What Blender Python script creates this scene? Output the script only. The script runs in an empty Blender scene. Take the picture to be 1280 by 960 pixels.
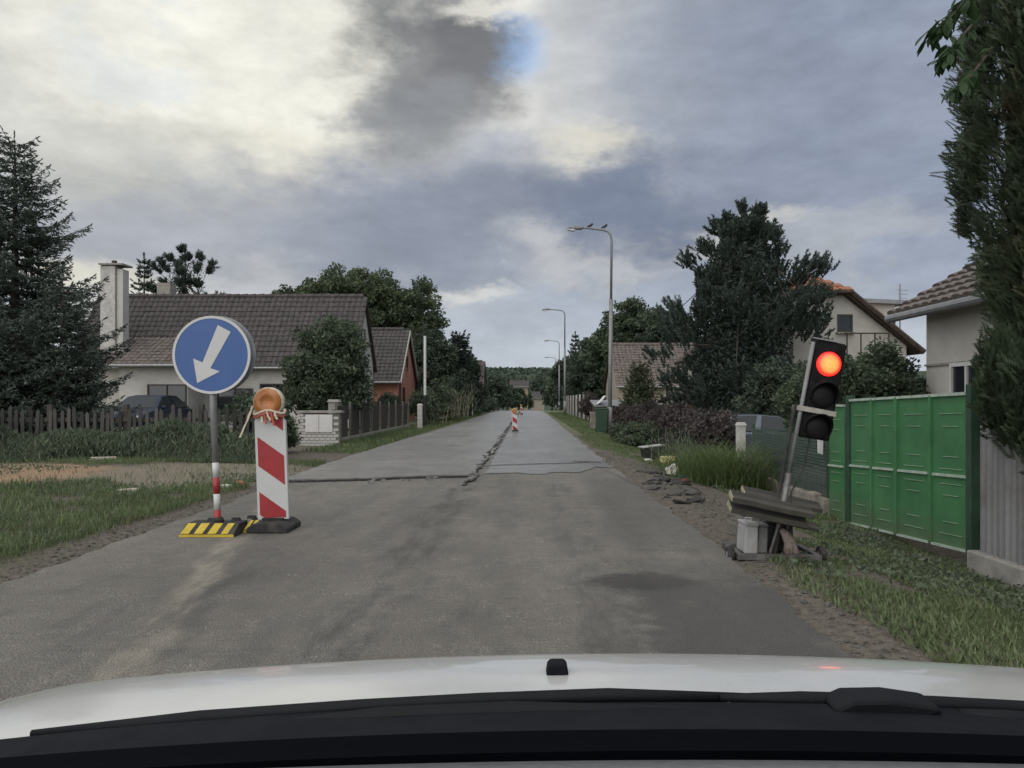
import bpy, bmesh, math, random
import numpy as np
from mathutils import Vector, Matrix, noise as mnoise

S = bpy.context.scene
COL = S.collection
R = math.radians
# ------------------------------------------------------------------ camera
# A pixel (of the 1280 x 960 photograph) gives a direction; depth D comes from
# the ground the thing stands on.  Road runs along +Y, eye 1.25 m above it.
F, CX, CY, H = 970.0, 660.0, 500.0, 1.25
def W(x, y, D): return Vector(((x-CX)*D/F, D, H-(y-CY)*D/F))
def G(x, y, z=0.0): return W(x, y, F*(H-z)/(y-CY))
cam = bpy.data.cameras.new('Camera'); camo = bpy.data.objects.new('Camera', cam)
COL.objects.link(camo); S.camera = camo
camo.location = (0, 0, H); camo.rotation_euler = (R(90), 0, 0)
cam.sensor_width = 36; cam.lens = 36*F/1280
cam.shift_x = -(CX-640)/1280; cam.shift_y = (CY-480)/1280
cam.clip_start = 0.02; cam.clip_end = 8000
S.view_settings.view_transform = 'Standard'; S.view_settings.look = 'None'
S.view_settings.gamma = 1; S.view_settings.exposure = 0.72
S.cycles.max_bounces = 6; S.cycles.transparent_max_bounces = 24

# ------------------------------------------------------------------ sky
def s2l(c):
    return tuple(((v/255)/12.92 if v/255 <= .04045 else ((v/255+.055)/1.055)**2.4) for v in c) + (1,)
SUN_AZ, SUN_EL = 212.0, 36.0
wd = bpy.data.worlds.new('World'); S.world = wd; wd.use_nodes = True
wd.cycles.sampling_method = 'MANUAL'; wd.cycles.sample_map_resolution = 256
nt = wd.node_tree; nt.nodes.clear()
def N(t, **k):
    n = nt.nodes.new(t)
    for a, b in k.items(): setattr(n, a, b)
    return n
def LK(a, b): nt.links.new(a, b)
def M(op, a, b=None, c=None, clamp=False):
    n = N('ShaderNodeMath', operation=op); n.use_clamp = clamp
    for i, v in enumerate((a, b, c)):
        if v is None: continue
        if isinstance(v, (int, float)): n.inputs[i].default_value = v
        else: LK(v, n.inputs[i])
    return n.outputs[0]
def sstep(v, lo, hi, to0=0.0, to1=1.0):
    n = N('ShaderNodeMapRange', interpolation_type='SMOOTHSTEP')
    LK(v, n.inputs[0])
    for i, k in enumerate((lo, hi, to0, to1)): n.inputs[i+1].default_value = k
    return n.outputs[0]
def MIXC(f, a, b, blend='MIX'):
    n = N('ShaderNodeMix', data_type='RGBA', blend_type=blend)
    for i, v in ((0, f), (6, a), (7, b)):
        if isinstance(v, (int, float)): n.inputs[i].default_value = v
        elif isinstance(v, tuple): n.inputs[i].default_value = v
        else: LK(v, n.inputs[i])
    return n.outputs[2]
tc = N('ShaderNodeTexCoord'); DIR = tc.outputs['Generated']
sep = N('ShaderNodeSeparateXYZ'); LK(DIR, sep.inputs[0])
def noise(scale, detail=6, rough=.6, sc=(1, 1, 1), off=(0, 0, 0), dist=0.0):
    mp = N('ShaderNodeMapping'); mp.inputs['Scale'].default_value = sc; mp.inputs['Location'].default_value = off
    LK(DIR, mp.inputs[0])
    n = N('ShaderNodeTexNoise'); n.inputs['Scale'].default_value = scale; n.inputs['Detail'].default_value = detail
    n.inputs['Roughness'].default_value = rough; n.inputs['Distortion'].default_value = dist
    LK(mp.outputs[0], n.inputs['Vector'])
    return n.outputs[0]
az0 = M('ARCTAN2', sep.outputs[0], sep.outputs[1])
el0 = M('ARCSINE', sep.outputs[2])
wa = M('MULTIPLY', M('SUBTRACT', noise(3.6, 8, .6, (1, 1, 1.9), (4, 2, 0)), .5), .34)
wb = M('MULTIPLY', M('SUBTRACT', noise(4.4, 8, .6, (1, 1, 1.9), (9, 7, 3)), .5), .26)
AZ = M('ADD', az0, wa); EL = M('ADD', el0, wb)
def blob(px, py, rx, ry, soft=1.0, rot=0.0):
    a = math.atan2(px-CX, F); e = math.atan2((CY-py), math.hypot(F, px-CX))
    u = M('SUBTRACT', AZ, a); v = M('SUBTRACT', EL, e)
    if rot:
        c, s = math.cos(R(rot)), math.sin(R(rot))
        u, v = M('ADD', M('MULTIPLY', u, c), M('MULTIPLY', v, s)), M('SUBTRACT', M('MULTIPLY', v, c), M('MULTIPLY', u, s))
    u = M('DIVIDE', u, rx/F); v = M('DIVIDE', v, ry/F)
    d = M('SQRT', M('ADD', M('MULTIPLY', u, u), M('MULTIPLY', v, v)))
    return sstep(d, 1-soft*.5, 1+soft*.5, 1.0, 0.0)
# nishita shows where the cloud deck is open
sky = N('ShaderNodeTexSky', sky_type='NISHITA'); sky.sun_disc = False
sky.sun_elevation = R(SUN_EL); sky.sun_rotation = R(SUN_AZ % 360)
# cloud deck colour: blue grey stratus that brightens towards the zenith
big = noise(2.6, 9, .58, (1, 1, 2.6), (1.3, .4, 0), .25)
fine = noise(7.5, 10, .66, (1, 1, 2.6), (3, 8, 1), .15)
finer = noise(21, 7, .62, (1, 1, 1.9), (6, 1, 4), .1)
c = MIXC(sstep(big, .32, .68), s2l((126, 137, 157)), s2l((150, 159, 175)))
c = MIXC(sstep(el0, .45, 1.2), c, s2l((226, 228, 230)))
c = MIXC(sstep(el0, .20, .02), c, s2l((182, 189, 197)))
# broad thin bright part of the deck ahead
c = MIXC(M('MULTIPLY', blob(255, 90, 500, 250, 1.1, 4), .95), c, s2l((208, 208, 202)))
c = MIXC(M('MULTIPLY', blob(350, 130, 300, 140, 1.5), .9), c, s2l((234, 233, 222)))
c = MIXC(M('MULTIPLY', blob(250, 195, 260, 45, 1.2), .6), c, s2l((222, 219, 204)))
c = MIXC(M('MULTIPLY', blob(640, 130, 130, 120, 1.2), .8), c, s2l((218, 218, 214)))
c = MIXC(M('MULTIPLY', blob(90, 160, 190, 50, 1.2, -8), .55), c, s2l((172, 175, 175)))
c = MIXC(M('MULTIPLY', blob(330, 285, 420, 62, 1.3, 0), .80), c, s2l((144, 150, 163)))
c = MIXC(M('MULTIPLY', blob(560, 245, 160, 60, 1.2, 14), .7), c, s2l((139, 145, 160)))
c = MIXC(M('MULTIPLY', blob(655, 290, 270, 60, 1.2, 6), .85), c, s2l((131, 139, 154)))
c = MIXC(M('MULTIPLY', blob(690, 60, 80, 70, 1.3), .6), c, s2l((206, 206, 202)))
c = MIXC(M('MULTIPLY', blob(900, 100, 260, 130, 1.4, -25), .6), c, s2l((132, 141, 159)))
c = MIXC(M('MULTIPLY', blob(120, 345, 90, 26, 1.2), .6), c, s2l((214, 210, 192)))
c = MIXC(M('MULTIPLY', blob(585, 372, 55, 16, 1.2), .7), c, s2l((205, 206, 202)))
c = MIXC(M('MULTIPLY', blob(720, 325, 70, 28, 1.2), .7), c, s2l((186, 187, 188)))
c = MIXC(M('MULTIPLY', blob(890, 288, 85, 20, 1.2), .85), c, s2l((205, 203, 194)))
c = MIXC(M('MULTIPLY', blob(1040, 310, 120, 26, 1.3), .5), c, s2l((178, 180, 181)))
c = MIXC(M('MULTIPLY', blob(745, 185, 75, 28, 1.5, -12), .85), c, s2l((207, 204, 192)))
c = MIXC(M('MULTIPLY', blob(790, 258, 125, 44, 1.3, 4), .85), c, s2l((112, 122, 142)))
c = MIXC(M('MULTIPLY', blob(525, 80, 84, 100, .9, 0), .97), c, s2l((130, 132, 134)))
c = MIXC(M('MULTIPLY', blob(548, 55, 60, 62, 1.0, 0), .7), c, s2l((106, 108, 112)))
c = MIXC(M('MULTIPLY', blob(505, 160, 60, 40, 1.2, 0), .8), c, s2l((136, 139, 144)))
c = MIXC(M('MULTIPLY', blob(585, 8, 60, 20, 1.0), .8), c, s2l((224, 222, 214)))
# fine billow structure
g = M('ADD', M('ADD', M('MULTIPLY', M('SUBTRACT', fine, .5), .52), M('MULTIPLY', M('SUBTRACT', finer, .5), .26)), .93)
g = M('ADD', g, M('MULTIPLY', M('SUBTRACT', big, .5), .28))
cg = N('ShaderNodeCombineColor')
for i in range(3): LK(g, cg.inputs[i])
c = MIXC(1.0, c, cg.outputs[0], 'MULTIPLY')
open_ = M('MULTIPLY', blob(618, 64, 36, 32, 1.5), M('MULTIPLY', sstep(fine, .34, .56), .62))
open_ = M('MAXIMUM', open_, M('MULTIPLY', blob(185, 70, 80, 20, 1.2), .16))
bgc = N('ShaderNodeBackground'); LK(c, bgc.inputs[0]); bgc.inputs[1].default_value = 0.74
bgs = N('ShaderNodeBackground'); LK(sky.outputs[0], bgs.inputs[0]); bgs.inputs[1].default_value = 0.13
mx = N('ShaderNodeMixShader'); LK(open_, mx.inputs[0]); LK(bgc.outputs[0], mx.inputs[1]); LK(bgs.outputs[0], mx.inputs[2])
LK(mx.outputs[0], N('ShaderNodeOutputWorld').inputs[0])
# ------------------------------------------------------------------ wide soft fill sun, added behind the camera for surfaces facing it
sl = bpy.data.lights.new('Sun', 'SUN'); sl.energy = 1.5; sl.angle = R(100); sl.color = (1, .96, .9)
so = bpy.data.objects.new('Sun', sl); COL.objects.link(so)
sd = Vector((math.sin(R(SUN_AZ))*math.cos(R(SUN_EL)), math.cos(R(SUN_AZ))*math.cos(R(SUN_EL)), math.sin(R(SUN_EL))))
so.rotation_euler = sd.to_track_quat('Z', 'Y').to_euler()

# ------------------------------------------------------------------ materials
MATS = {}
class NT:
    """small helper for node materials"""
    def __init__(s, name):
        s.m = bpy.data.materials.new(name); s.m.use_nodes = True; s.t = s.m.node_tree
        s.p = s.t.nodes['Principled BSDF']; s.out = s.t.nodes['Material Output']
        s.obj = s.n('ShaderNodeTexCoord').outputs['Object']
        MATS[name] = s.m
    def n(s, t, **k):
        n = s.t.nodes.new(t)
        for a, b in k.items(): setattr(n, a, b)
        return n
    def lk(s, a, b): s.t.links.new(a, b)
    def setin(s, sock, v):
        if hasattr(v, 'links'): s.lk(v, sock)
        else: sock.default_value = v
    def math(s, op, a, b=0.0, clamp=False):
        n = s.n('ShaderNodeMath', operation=op); n.use_clamp = clamp
        s.setin(n.inputs[0], a); s.setin(n.inputs[1], b); return n.outputs[0]
    def noise(s, scale, detail=4, rough=.6, sc=(1, 1, 1), dist=0, vec=None):
        mp = s.n('ShaderNodeMapping'); mp.inputs['Scale'].default_value = sc; s.lk(vec or s.obj, mp.inputs[0])
        n = s.n('ShaderNodeTexNoise'); n.inputs['Scale'].default_value = scale; n.inputs['Detail'].default_value = detail
        n.inputs['Roughness'].default_value = rough; n.inputs['Distortion'].default_value = dist
        s.lk(mp.outputs[0], n.inputs['Vector']); return n.outputs[0]
    def step(s, v, lo, hi, a=0.0, b=1.0):
        n = s.n('ShaderNodeMapRange', interpolation_type='SMOOTHSTEP')
        for i, k in enumerate((v, lo, hi, a, b)): s.setin(n.inputs[i], k)
        return n.outputs[0]
    def mix(s, f, a, b, blend='MIX'):
        n = s.n('ShaderNodeMix', data_type='RGBA', blend_type=blend)
        for i, v in ((0, f), (6, a), (7, b)):
            if isinstance(v, tuple) and len(v) == 3: v = v + (1,)
            s.setin(n.inputs[i], v)
        return n.outputs[2]
    def bump(s, h, strength=.4, dist=.01):
        b = s.n('ShaderNodeBump'); b.inputs['Strength'].default_value = strength; b.inputs['Distance'].default_value = dist
        s.lk(h, b.inputs['Height']); s.lk(b.outputs[0], s.p.inputs['Normal'])
    def fin(s, col, rough=.7, spec=.4, metal=0.0):
        if isinstance(col, tuple) and len(col) == 3: col = col + (1,)
        s.setin(s.p.inputs['Base Color'], col); s.setin(s.p.inputs['Roughness'], rough)
        s.p.inputs['Specular IOR Level'].default_value = spec; s.p.inputs['Metallic'].default_value = metal
        return s.m
def mat(name, c, var=.25, scale=6.0, rough=.7, spec=.35, metal=0.0, bump=.15, sc=(1, 1, 1), dirt=None, dscale=1.5, damt=.5, bd=.01):
    t = NT(name)
    n1 = t.noise(scale, 5, .65, sc)
    c0 = tuple(v*(1-var) for v in c); c1 = tuple(min(1, v*(1+var)) for v in c)
    col = t.mix(t.step(n1, .3, .7), c0, c1)
    if dirt:
        d = t.math('MULTIPLY', t.step(t.noise(dscale, 6, .7), .45, .75), damt)
        col = t.mix(d, col, dirt)
    if bump: t.bump(t.noise(scale*4, 5, .7, sc), bump, bd)
    return t.fin(col, rough, spec, metal)
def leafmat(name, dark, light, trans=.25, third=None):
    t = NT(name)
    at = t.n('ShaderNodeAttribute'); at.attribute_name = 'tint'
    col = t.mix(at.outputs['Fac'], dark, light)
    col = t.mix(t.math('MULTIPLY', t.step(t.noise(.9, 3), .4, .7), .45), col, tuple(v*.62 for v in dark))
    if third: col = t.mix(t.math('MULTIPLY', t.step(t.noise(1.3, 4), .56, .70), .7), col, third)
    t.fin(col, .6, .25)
    tr = t.n('ShaderNodeBsdfTranslucent'); t.lk(col, tr.inputs[0])
    mx = t.n('ShaderNodeMixShader'); mx.inputs[0].default_value = trans
    t.lk(t.p.outputs[0], mx.inputs[1]); t.lk(tr.outputs[0], mx.inputs[2]); t.lk(mx.outputs[0], t.out.inputs[0])
    return t.m

# ------------------------------------------------------------------ mesh helpers
class MB:
    def __init__(s): s.v = []; s.f = []
    def add(s, vs, fs):
        o = len(s.v); s.v += [tuple(v) for v in vs]; s.f += [tuple(i+o for i in f) for f in fs]; return s
    def box(s, c, d, rot=None, taper=(1, 1)):
        c = Vector(c); x, y, z = d[0]/2, d[1]/2, d[2]/2
        vs = []
        for k in (-1, 1):
            tx, ty = (1, 1) if k < 0 else taper
            for i, j in ((-1, -1), (1, -1), (1, 1), (-1, 1)):
                p = Vector((i*x*tx, j*y*ty, k*z))
                if rot is not None: p = rot @ p
                vs.append(c+p)
        return s.add(vs, [(3, 2, 1, 0), (4, 5, 6, 7), (0, 1, 5, 4), (1, 2, 6, 5), (2, 3, 7, 6), (3, 0, 4, 7)])
    def prism(s, poly, axis, a, b):
        """poly of 2d points extruded along axis from a to b"""
        n = len(poly)
        def mk(p, h):
            return (h, p[0], p[1]) if axis == 'x' else (p[0], h, p[1]) if axis == 'y' else (p[0], p[1], h)
        vs = [mk(p, a) for p in poly]+[mk(p, b) for p in poly]
        fs = [tuple(range(n))[::-1], tuple(range(n, 2*n))]+[(i, (i+1) % n, n+(i+1) % n, n+i) for i in range(n)]
        return s.add(vs, fs)
    def tube(s, pts, rad, n=8, cap=True):
        pts = [Vector(p) for p in pts]
        if not hasattr(rad, '__len__'): rad = [rad]*len(pts)
        o = len(s.v); up = None
        for i, p in enumerate(pts):
            t = (pts[min(i+1, len(pts)-1)]-pts[max(i-1, 0)]).normalized()
            if up is None: up = t.orthogonal().normalized()
            up = (up-t*up.dot(t)).normalized(); b = t.cross(up)
            for k in range(n):
                a = 2*math.pi*k/n
                s.v.append(tuple(p+(up*math.cos(a)+b*math.sin(a))*rad[i]))
        for i in range(len(pts)-1):
            for k in range(n):
                k2 = (k+1) % n
                s.f.append((o+i*n+k, o+i*n+k2, o+(i+1)*n+k2, o+(i+1)*n+k))
        if cap:
            s.f.append(tuple(o+k for k in range(n))[::-1]); s.f.append(tuple(o+(len(pts)-1)*n+k for k in range(n)))
        return s
    def lathe(s, prof, n=24, M4=None):
        """profile of (r, z) turned about z, then moved by M4"""
        o = len(s.v)
        for r, z in prof:
            for k in range(n):
                a = 2*math.pi*k/n; p = Vector((r*math.cos(a), r*math.sin(a), z))
                s.v.append(tuple(M4 @ p if M4 else p))
        for i in range(len(prof)-1):
            for k in range(n):
                k2 = (k+1) % n
                s.f.append((o+i*n+k, o+i*n+k2, o+(i+1)*n+k2, o+(i+1)*n+k))
        s.f.append(tuple(o+k for k in range(n))[::-1]); s.f.append(tuple(o+(len(prof)-1)*n+k for k in range(n)))
        return s
    def mesh(s, name, m, smooth=False):
        me = bpy.data.meshes.new(name); me.from_pydata(s.v, [], s.f)
        bm = bmesh.new(); bm.from_mesh(me); bmesh.ops.recalc_face_normals(bm, faces=bm.faces); bm.to_mesh(me); bm.free()
        me.materials.append(MATS[m] if isinstance(m, str) else m)
        if smooth: me.polygons.foreach_set('use_smooth', [True]*len(me.polygons))
        return me
    def obj(s, name, m, parent=None, smooth=False, bevel=0.0, loc=(0, 0, 0), rot=None):
        o = bpy.data.objects.new(name, s.mesh(name, m, smooth)); COL.objects.link(o)
        o.parent = parent; o.location = loc
        if rot: o.rotation_euler = rot
        if bevel:
            b = o.modifiers.new('bevel', 'BEVEL'); b.width = bevel; b.segments = 2; b.limit_method = 'ANGLE'
        return o
def shared(name, me, parent, loc, rot=(0, 0, 0), scale=(1, 1, 1)):
    o = bpy.data.objects.new(name, me); COL.objects.link(o); o.parent = parent
    o.location = loc; o.rotation_euler = rot; o.scale = scale; return o
def tag(o, label, cat, group=None, kind=None):
    o['label'] = label; o['category'] = cat
    if group: o['group'] = group
    if kind: o['kind'] = kind
    return o
def thing(name, label, cat, loc=(0, 0, 0), rz=0.0, group=None):
    o = bpy.data.objects.new(name, None); COL.objects.link(o); o.empty_display_size = .2
    o.location = loc; o.rotation_euler = (0, 0, rz); return tag(o, label, cat, group)
def copy_tree(o, parent=None):
    c = o.copy(); COL.objects.link(c); c.parent = parent
    for ch in list(o.children): copy_tree(ch, c)
    return c
def structure(o): o['kind'] = 'structure'; return o
def leaf_obj(name, C, U, V, m, parent, rng, bend=None, tint=None):
    """one mesh of N rhombic leaves: centre C, half length U, half width V"""
    n = len(C); P = np.empty((n, 4, 3), np.float32)
    P[:, 0] = C-U; P[:, 1] = C+V; P[:, 2] = C+U; P[:, 3] = C-V
    if bend is not None: P[:, 2] += bend; P[:, 0] += bend
    me = bpy.data.meshes.new(name)
    me.vertices.add(4*n); me.vertices.foreach_set('co', P.ravel())
    me.loops.add(4*n); me.loops.foreach_set('vertex_index', np.arange(4*n, dtype=np.int32))
    me.polygons.add(n); me.polygons.foreach_set('loop_start', np.arange(0, 4*n, 4, dtype=np.int32))
    a = me.attributes.new('tint', 'FLOAT', 'FACE')
    a.data.foreach_set('value', (rng.random(n) if tint is None else tint).astype(np.float32))
    me.update(calc_edges=True)
    me.materials.append(MATS[m])
    o = bpy.data.objects.new(name, me); COL.objects.link(o); o.parent = parent
    return o
def unit(a): return a/np.maximum(np.linalg.norm(a, axis=-1, keepdims=True), 1e-6)
def rdirs(rng, n): return unit(rng.normal(size=(n, 3)))
def frame_leaves(rng, C, L, Wd, prefer=None, k=.6):
    n = len(C); u = rdirs(rng, n)
    if prefer is not None: u = unit(u*(1-k)+prefer*k)
    v = unit(np.cross(u, rdirs(rng, n)))
    s = (.7+.6*rng.random((n, 1)))
    return C, u*L*s, v*Wd*s

# ================================================================== SETTING
def fbm(x, y, s, seed=0, o=4):
    """cheap value fbm on numpy arrays"""
    out = np.zeros_like(np.asarray(x, float)); amp = 1; tot = 0
    for k in range(o):
        xs = np.asarray(x, float)*s*2**k+seed*17.3+k*5.1; ys = np.asarray(y, float)*s*2**k+seed*9.7+k*3.3
        xi = np.floor(xs); yi = np.floor(ys); fx = xs-xi; fy = ys-yi
        fx = fx*fx*(3-2*fx); fy = fy*fy*(3-2*fy)
        def h(a, b):
            v = np.sin(a*127.1+b*311.7+seed*74.7)*43758.5453; return v-np.floor(v)
        v = (h(xi, yi)*(1-fx)+h(xi+1, yi)*fx)*(1-fy)+(h(xi, yi+1)*(1-fx)+h(xi+1, yi+1)*fx)*fy
        out += amp*(v-.5); tot += amp; amp *= .5
    return out/tot
def road_z(y):
    y = np.asarray(y, float)
    return np.where(y < 88, 0, np.where(y < 330, -(y-88)*.0129, -(330-88)*.0129))
def sst(a, b, x):
    t = np.clip((np.asarray(x, float)-a)/(b-a), 0, 1); return t*t*(3-2*t)
def xl(y): return -3.62-.25*sst(8, 16, y)+.25*sst(20, 34, y)
def xr(y): return 1.60+.12*sst(20, 60, y)
def ground_z(x, y):
    x = np.asarray(x, float); y = np.asarray(y, float)
    z = road_z(y).copy()
    right = sst(1.75, 4.3, x)*(-.36)*(1-sst(26, 45, y))
    left = sst(0, 3, -x-4.2)*.06
    n = fbm(x, y, .9, 1)*.09*(sst(.25, 1.6, np.maximum(x-1.7, -3.8-x)))
    under = np.where((x > xl(y)+.22) & (x < xr(y)-.22), -.06, 0)-.022*(1-sst(.0, .5, np.maximum(x-xr(y), xl(y)-x)))
    hill = 39*sst(380, 1000, y)*(1+.25*fbm(x, y, .004, 3))
    far = fbm(x, y, .01, 5)*3*sst(120, 300, np.abs(x))
    return z+right+left+n+under+hill+far
def axis(segs):
    out = []
    for a, b, st in segs: out += list(np.arange(a, b, st))
    return np.array(out)
gx = axis([(-2600, -300, 150), (-300, -40, 12), (-40, -14, 1.3), (-14, -4.2, .28), (-4.2, -3.2, .07), (-3.2, 1.4, .6), (1.4, 2.6, .07), (2.6, 6, .2), (6, 40, 1.3), (40, 300, 12), (300, 2601, 150)])
gy = axis([(-40, 2, 3), (2, 16, .2), (16, 40, .6), (40, 120, 4), (120, 400, 14), (400, 1200, 40), (1200, 4001, 400)])
XX, YY = np.meshgrid(gx, gy); ZZ = ground_z(XX, YY)
def grid_mesh(name, X, Y, Z, m, smooth=True):
    r, c_ = X.shape; me = bpy.data.meshes.new(name)
    P = np.stack([X, Y, Z], -1).reshape(-1, 3).astype(np.float32)
    i = np.arange(r*c_).reshape(r, c_)
    q = np.stack([i[:-1, :-1], i[:-1, 1:], i[1:, 1:], i[1:, :-1]], -1).reshape(-1, 4)
    me.vertices.add(len(P)); me.vertices.foreach_set('co', P.ravel())
    me.loops.add(q.size); me.loops.foreach_set('vertex_index', q.ravel().astype(np.int32))
    me.polygons.add(len(q)); me.polygons.foreach_set('loop_start', np.arange(0, q.size, 4, dtype=np.int32))
    me.polygons.foreach_set('use_smooth', [smooth]*len(q)); me.update(calc_edges=True)
    me.materials.append(MATS[m]); o = bpy.data.objects.new(name, me); COL.objects.link(o); return o

# --- ground material: grass, bare soil, gravel verge
t = NT('ground')
sp = t.n('ShaderNodeSeparateXYZ'); t.lk(t.obj, sp.inputs[0]); px, py = sp.outputs[0], sp.outputs[1]
n1 = t.noise(1.1, 6, .65); n2 = t.noise(14, 5, .7); n3 = t.noise(60, 3, .7)
grass = t.mix(t.step(n2, .3, .7), (.10, .12, .065), (.165, .185, .105))
grass = t.mix(t.math('MULTIPLY', t.step(n1, .5, .7), .6), grass, (.12, .105, .06))
soil = t.mix(t.step(n2, .3, .7), (.085, .074, .060), (.17, .148, .12))
soil = t.mix(t.step(n3, .55, .72), soil, (.24, .22, .19))
wob = t.math('MULTIPLY', t.math('SUBTRACT', n1, .5), 1.3)
# dirt strip hugging both road edges
dl = t.math('SUBTRACT', t.math('MULTIPLY', px, -1.0), 3.7)          # metres left of the left edge
dr = t.math('SUBTRACT', px, 1.6)
w2 = t.math('MULTIPLY', wob, .5)
ml = t.step(t.math('ADD', dl, w2), .45, .15)
wide = t.math('ADD', t.math('MULTIPLY', t.step(py, 6.5, 8.5), .9), t.math('MULTIPLY', t.step(py, 17, 22), -.75))
mr = t.step(t.math('ADD', t.math('SUBTRACT', dr, wide), w2), .55, .15)
mr = t.math('MULTIPLY', t.math('MULTIPLY', mr, t.step(py, 5.2, 7.2, .45, 1.0)), t.step(py, 30, 16, .2, 1.0))
m_dirt = t.math('MULTIPLY', ml, t.step(py, 40, 25)); m_dirt = t.math('MAXIMUM', m_dirt, mr)
col = t.mix(m_dirt, grass, soil)
# worn orange-brown patch on the far side of the left grass strip
ex = t.math('DIVIDE', t.math('ADD', px, 9.6), 3.2); ey = t.math('DIVIDE', t.math('SUBTRACT', py, 12.4), 2.3)
e = t.math('ADD', t.math('MULTIPLY', ex, ex), t.math('MULTIPLY', ey, ey))
mo = t.step(t.math('ADD', e, wob), 1.1, .6)
bare = t.mix(t.step(n2, .35, .65), (.27, .175, .110), (.40, .27, .175))
col = t.mix(t.math('MULTIPLY', mo, .9), col, bare)
ex = t.math('DIVIDE', t.math('ADD', px, 5.4), 2.0); ey = t.math('DIVIDE', t.math('SUBTRACT', py, 13.0), 2.4)
e = t.math('ADD', t.math('MULTIPLY', ex, ex), t.math('MULTIPLY', ey, ey))
col = t.mix(t.math('MULTIPLY', t.step(t.math('ADD', e, wob), 1.1, .5), .8), col, t.mix(n2, (.16, .135, .10), (.30, .26, .20)))
# far: fields and woods
far = t.step(py, 150, 300)
wood = t.mix(t.step(t.noise(.035, 8, .8), .38, .6), (.016, .030, .024), (.062, .084, .052))
wood = t.mix(t.math('MULTIPLY', t.step(t.noise(.004, 3, .5, (1, 4, 1)), .60, .64), .6), wood, (.11, .13, .07))
col = t.mix(far, col, wood)
hh = t.math('ADD', n2, t.math('MULTIPLY', n3, .6)); t.bump(hh, .8, .03)
t.fin(col, .95, .15)
structure(grid_mesh('ground', XX, YY, ZZ, 'ground'))

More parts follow.
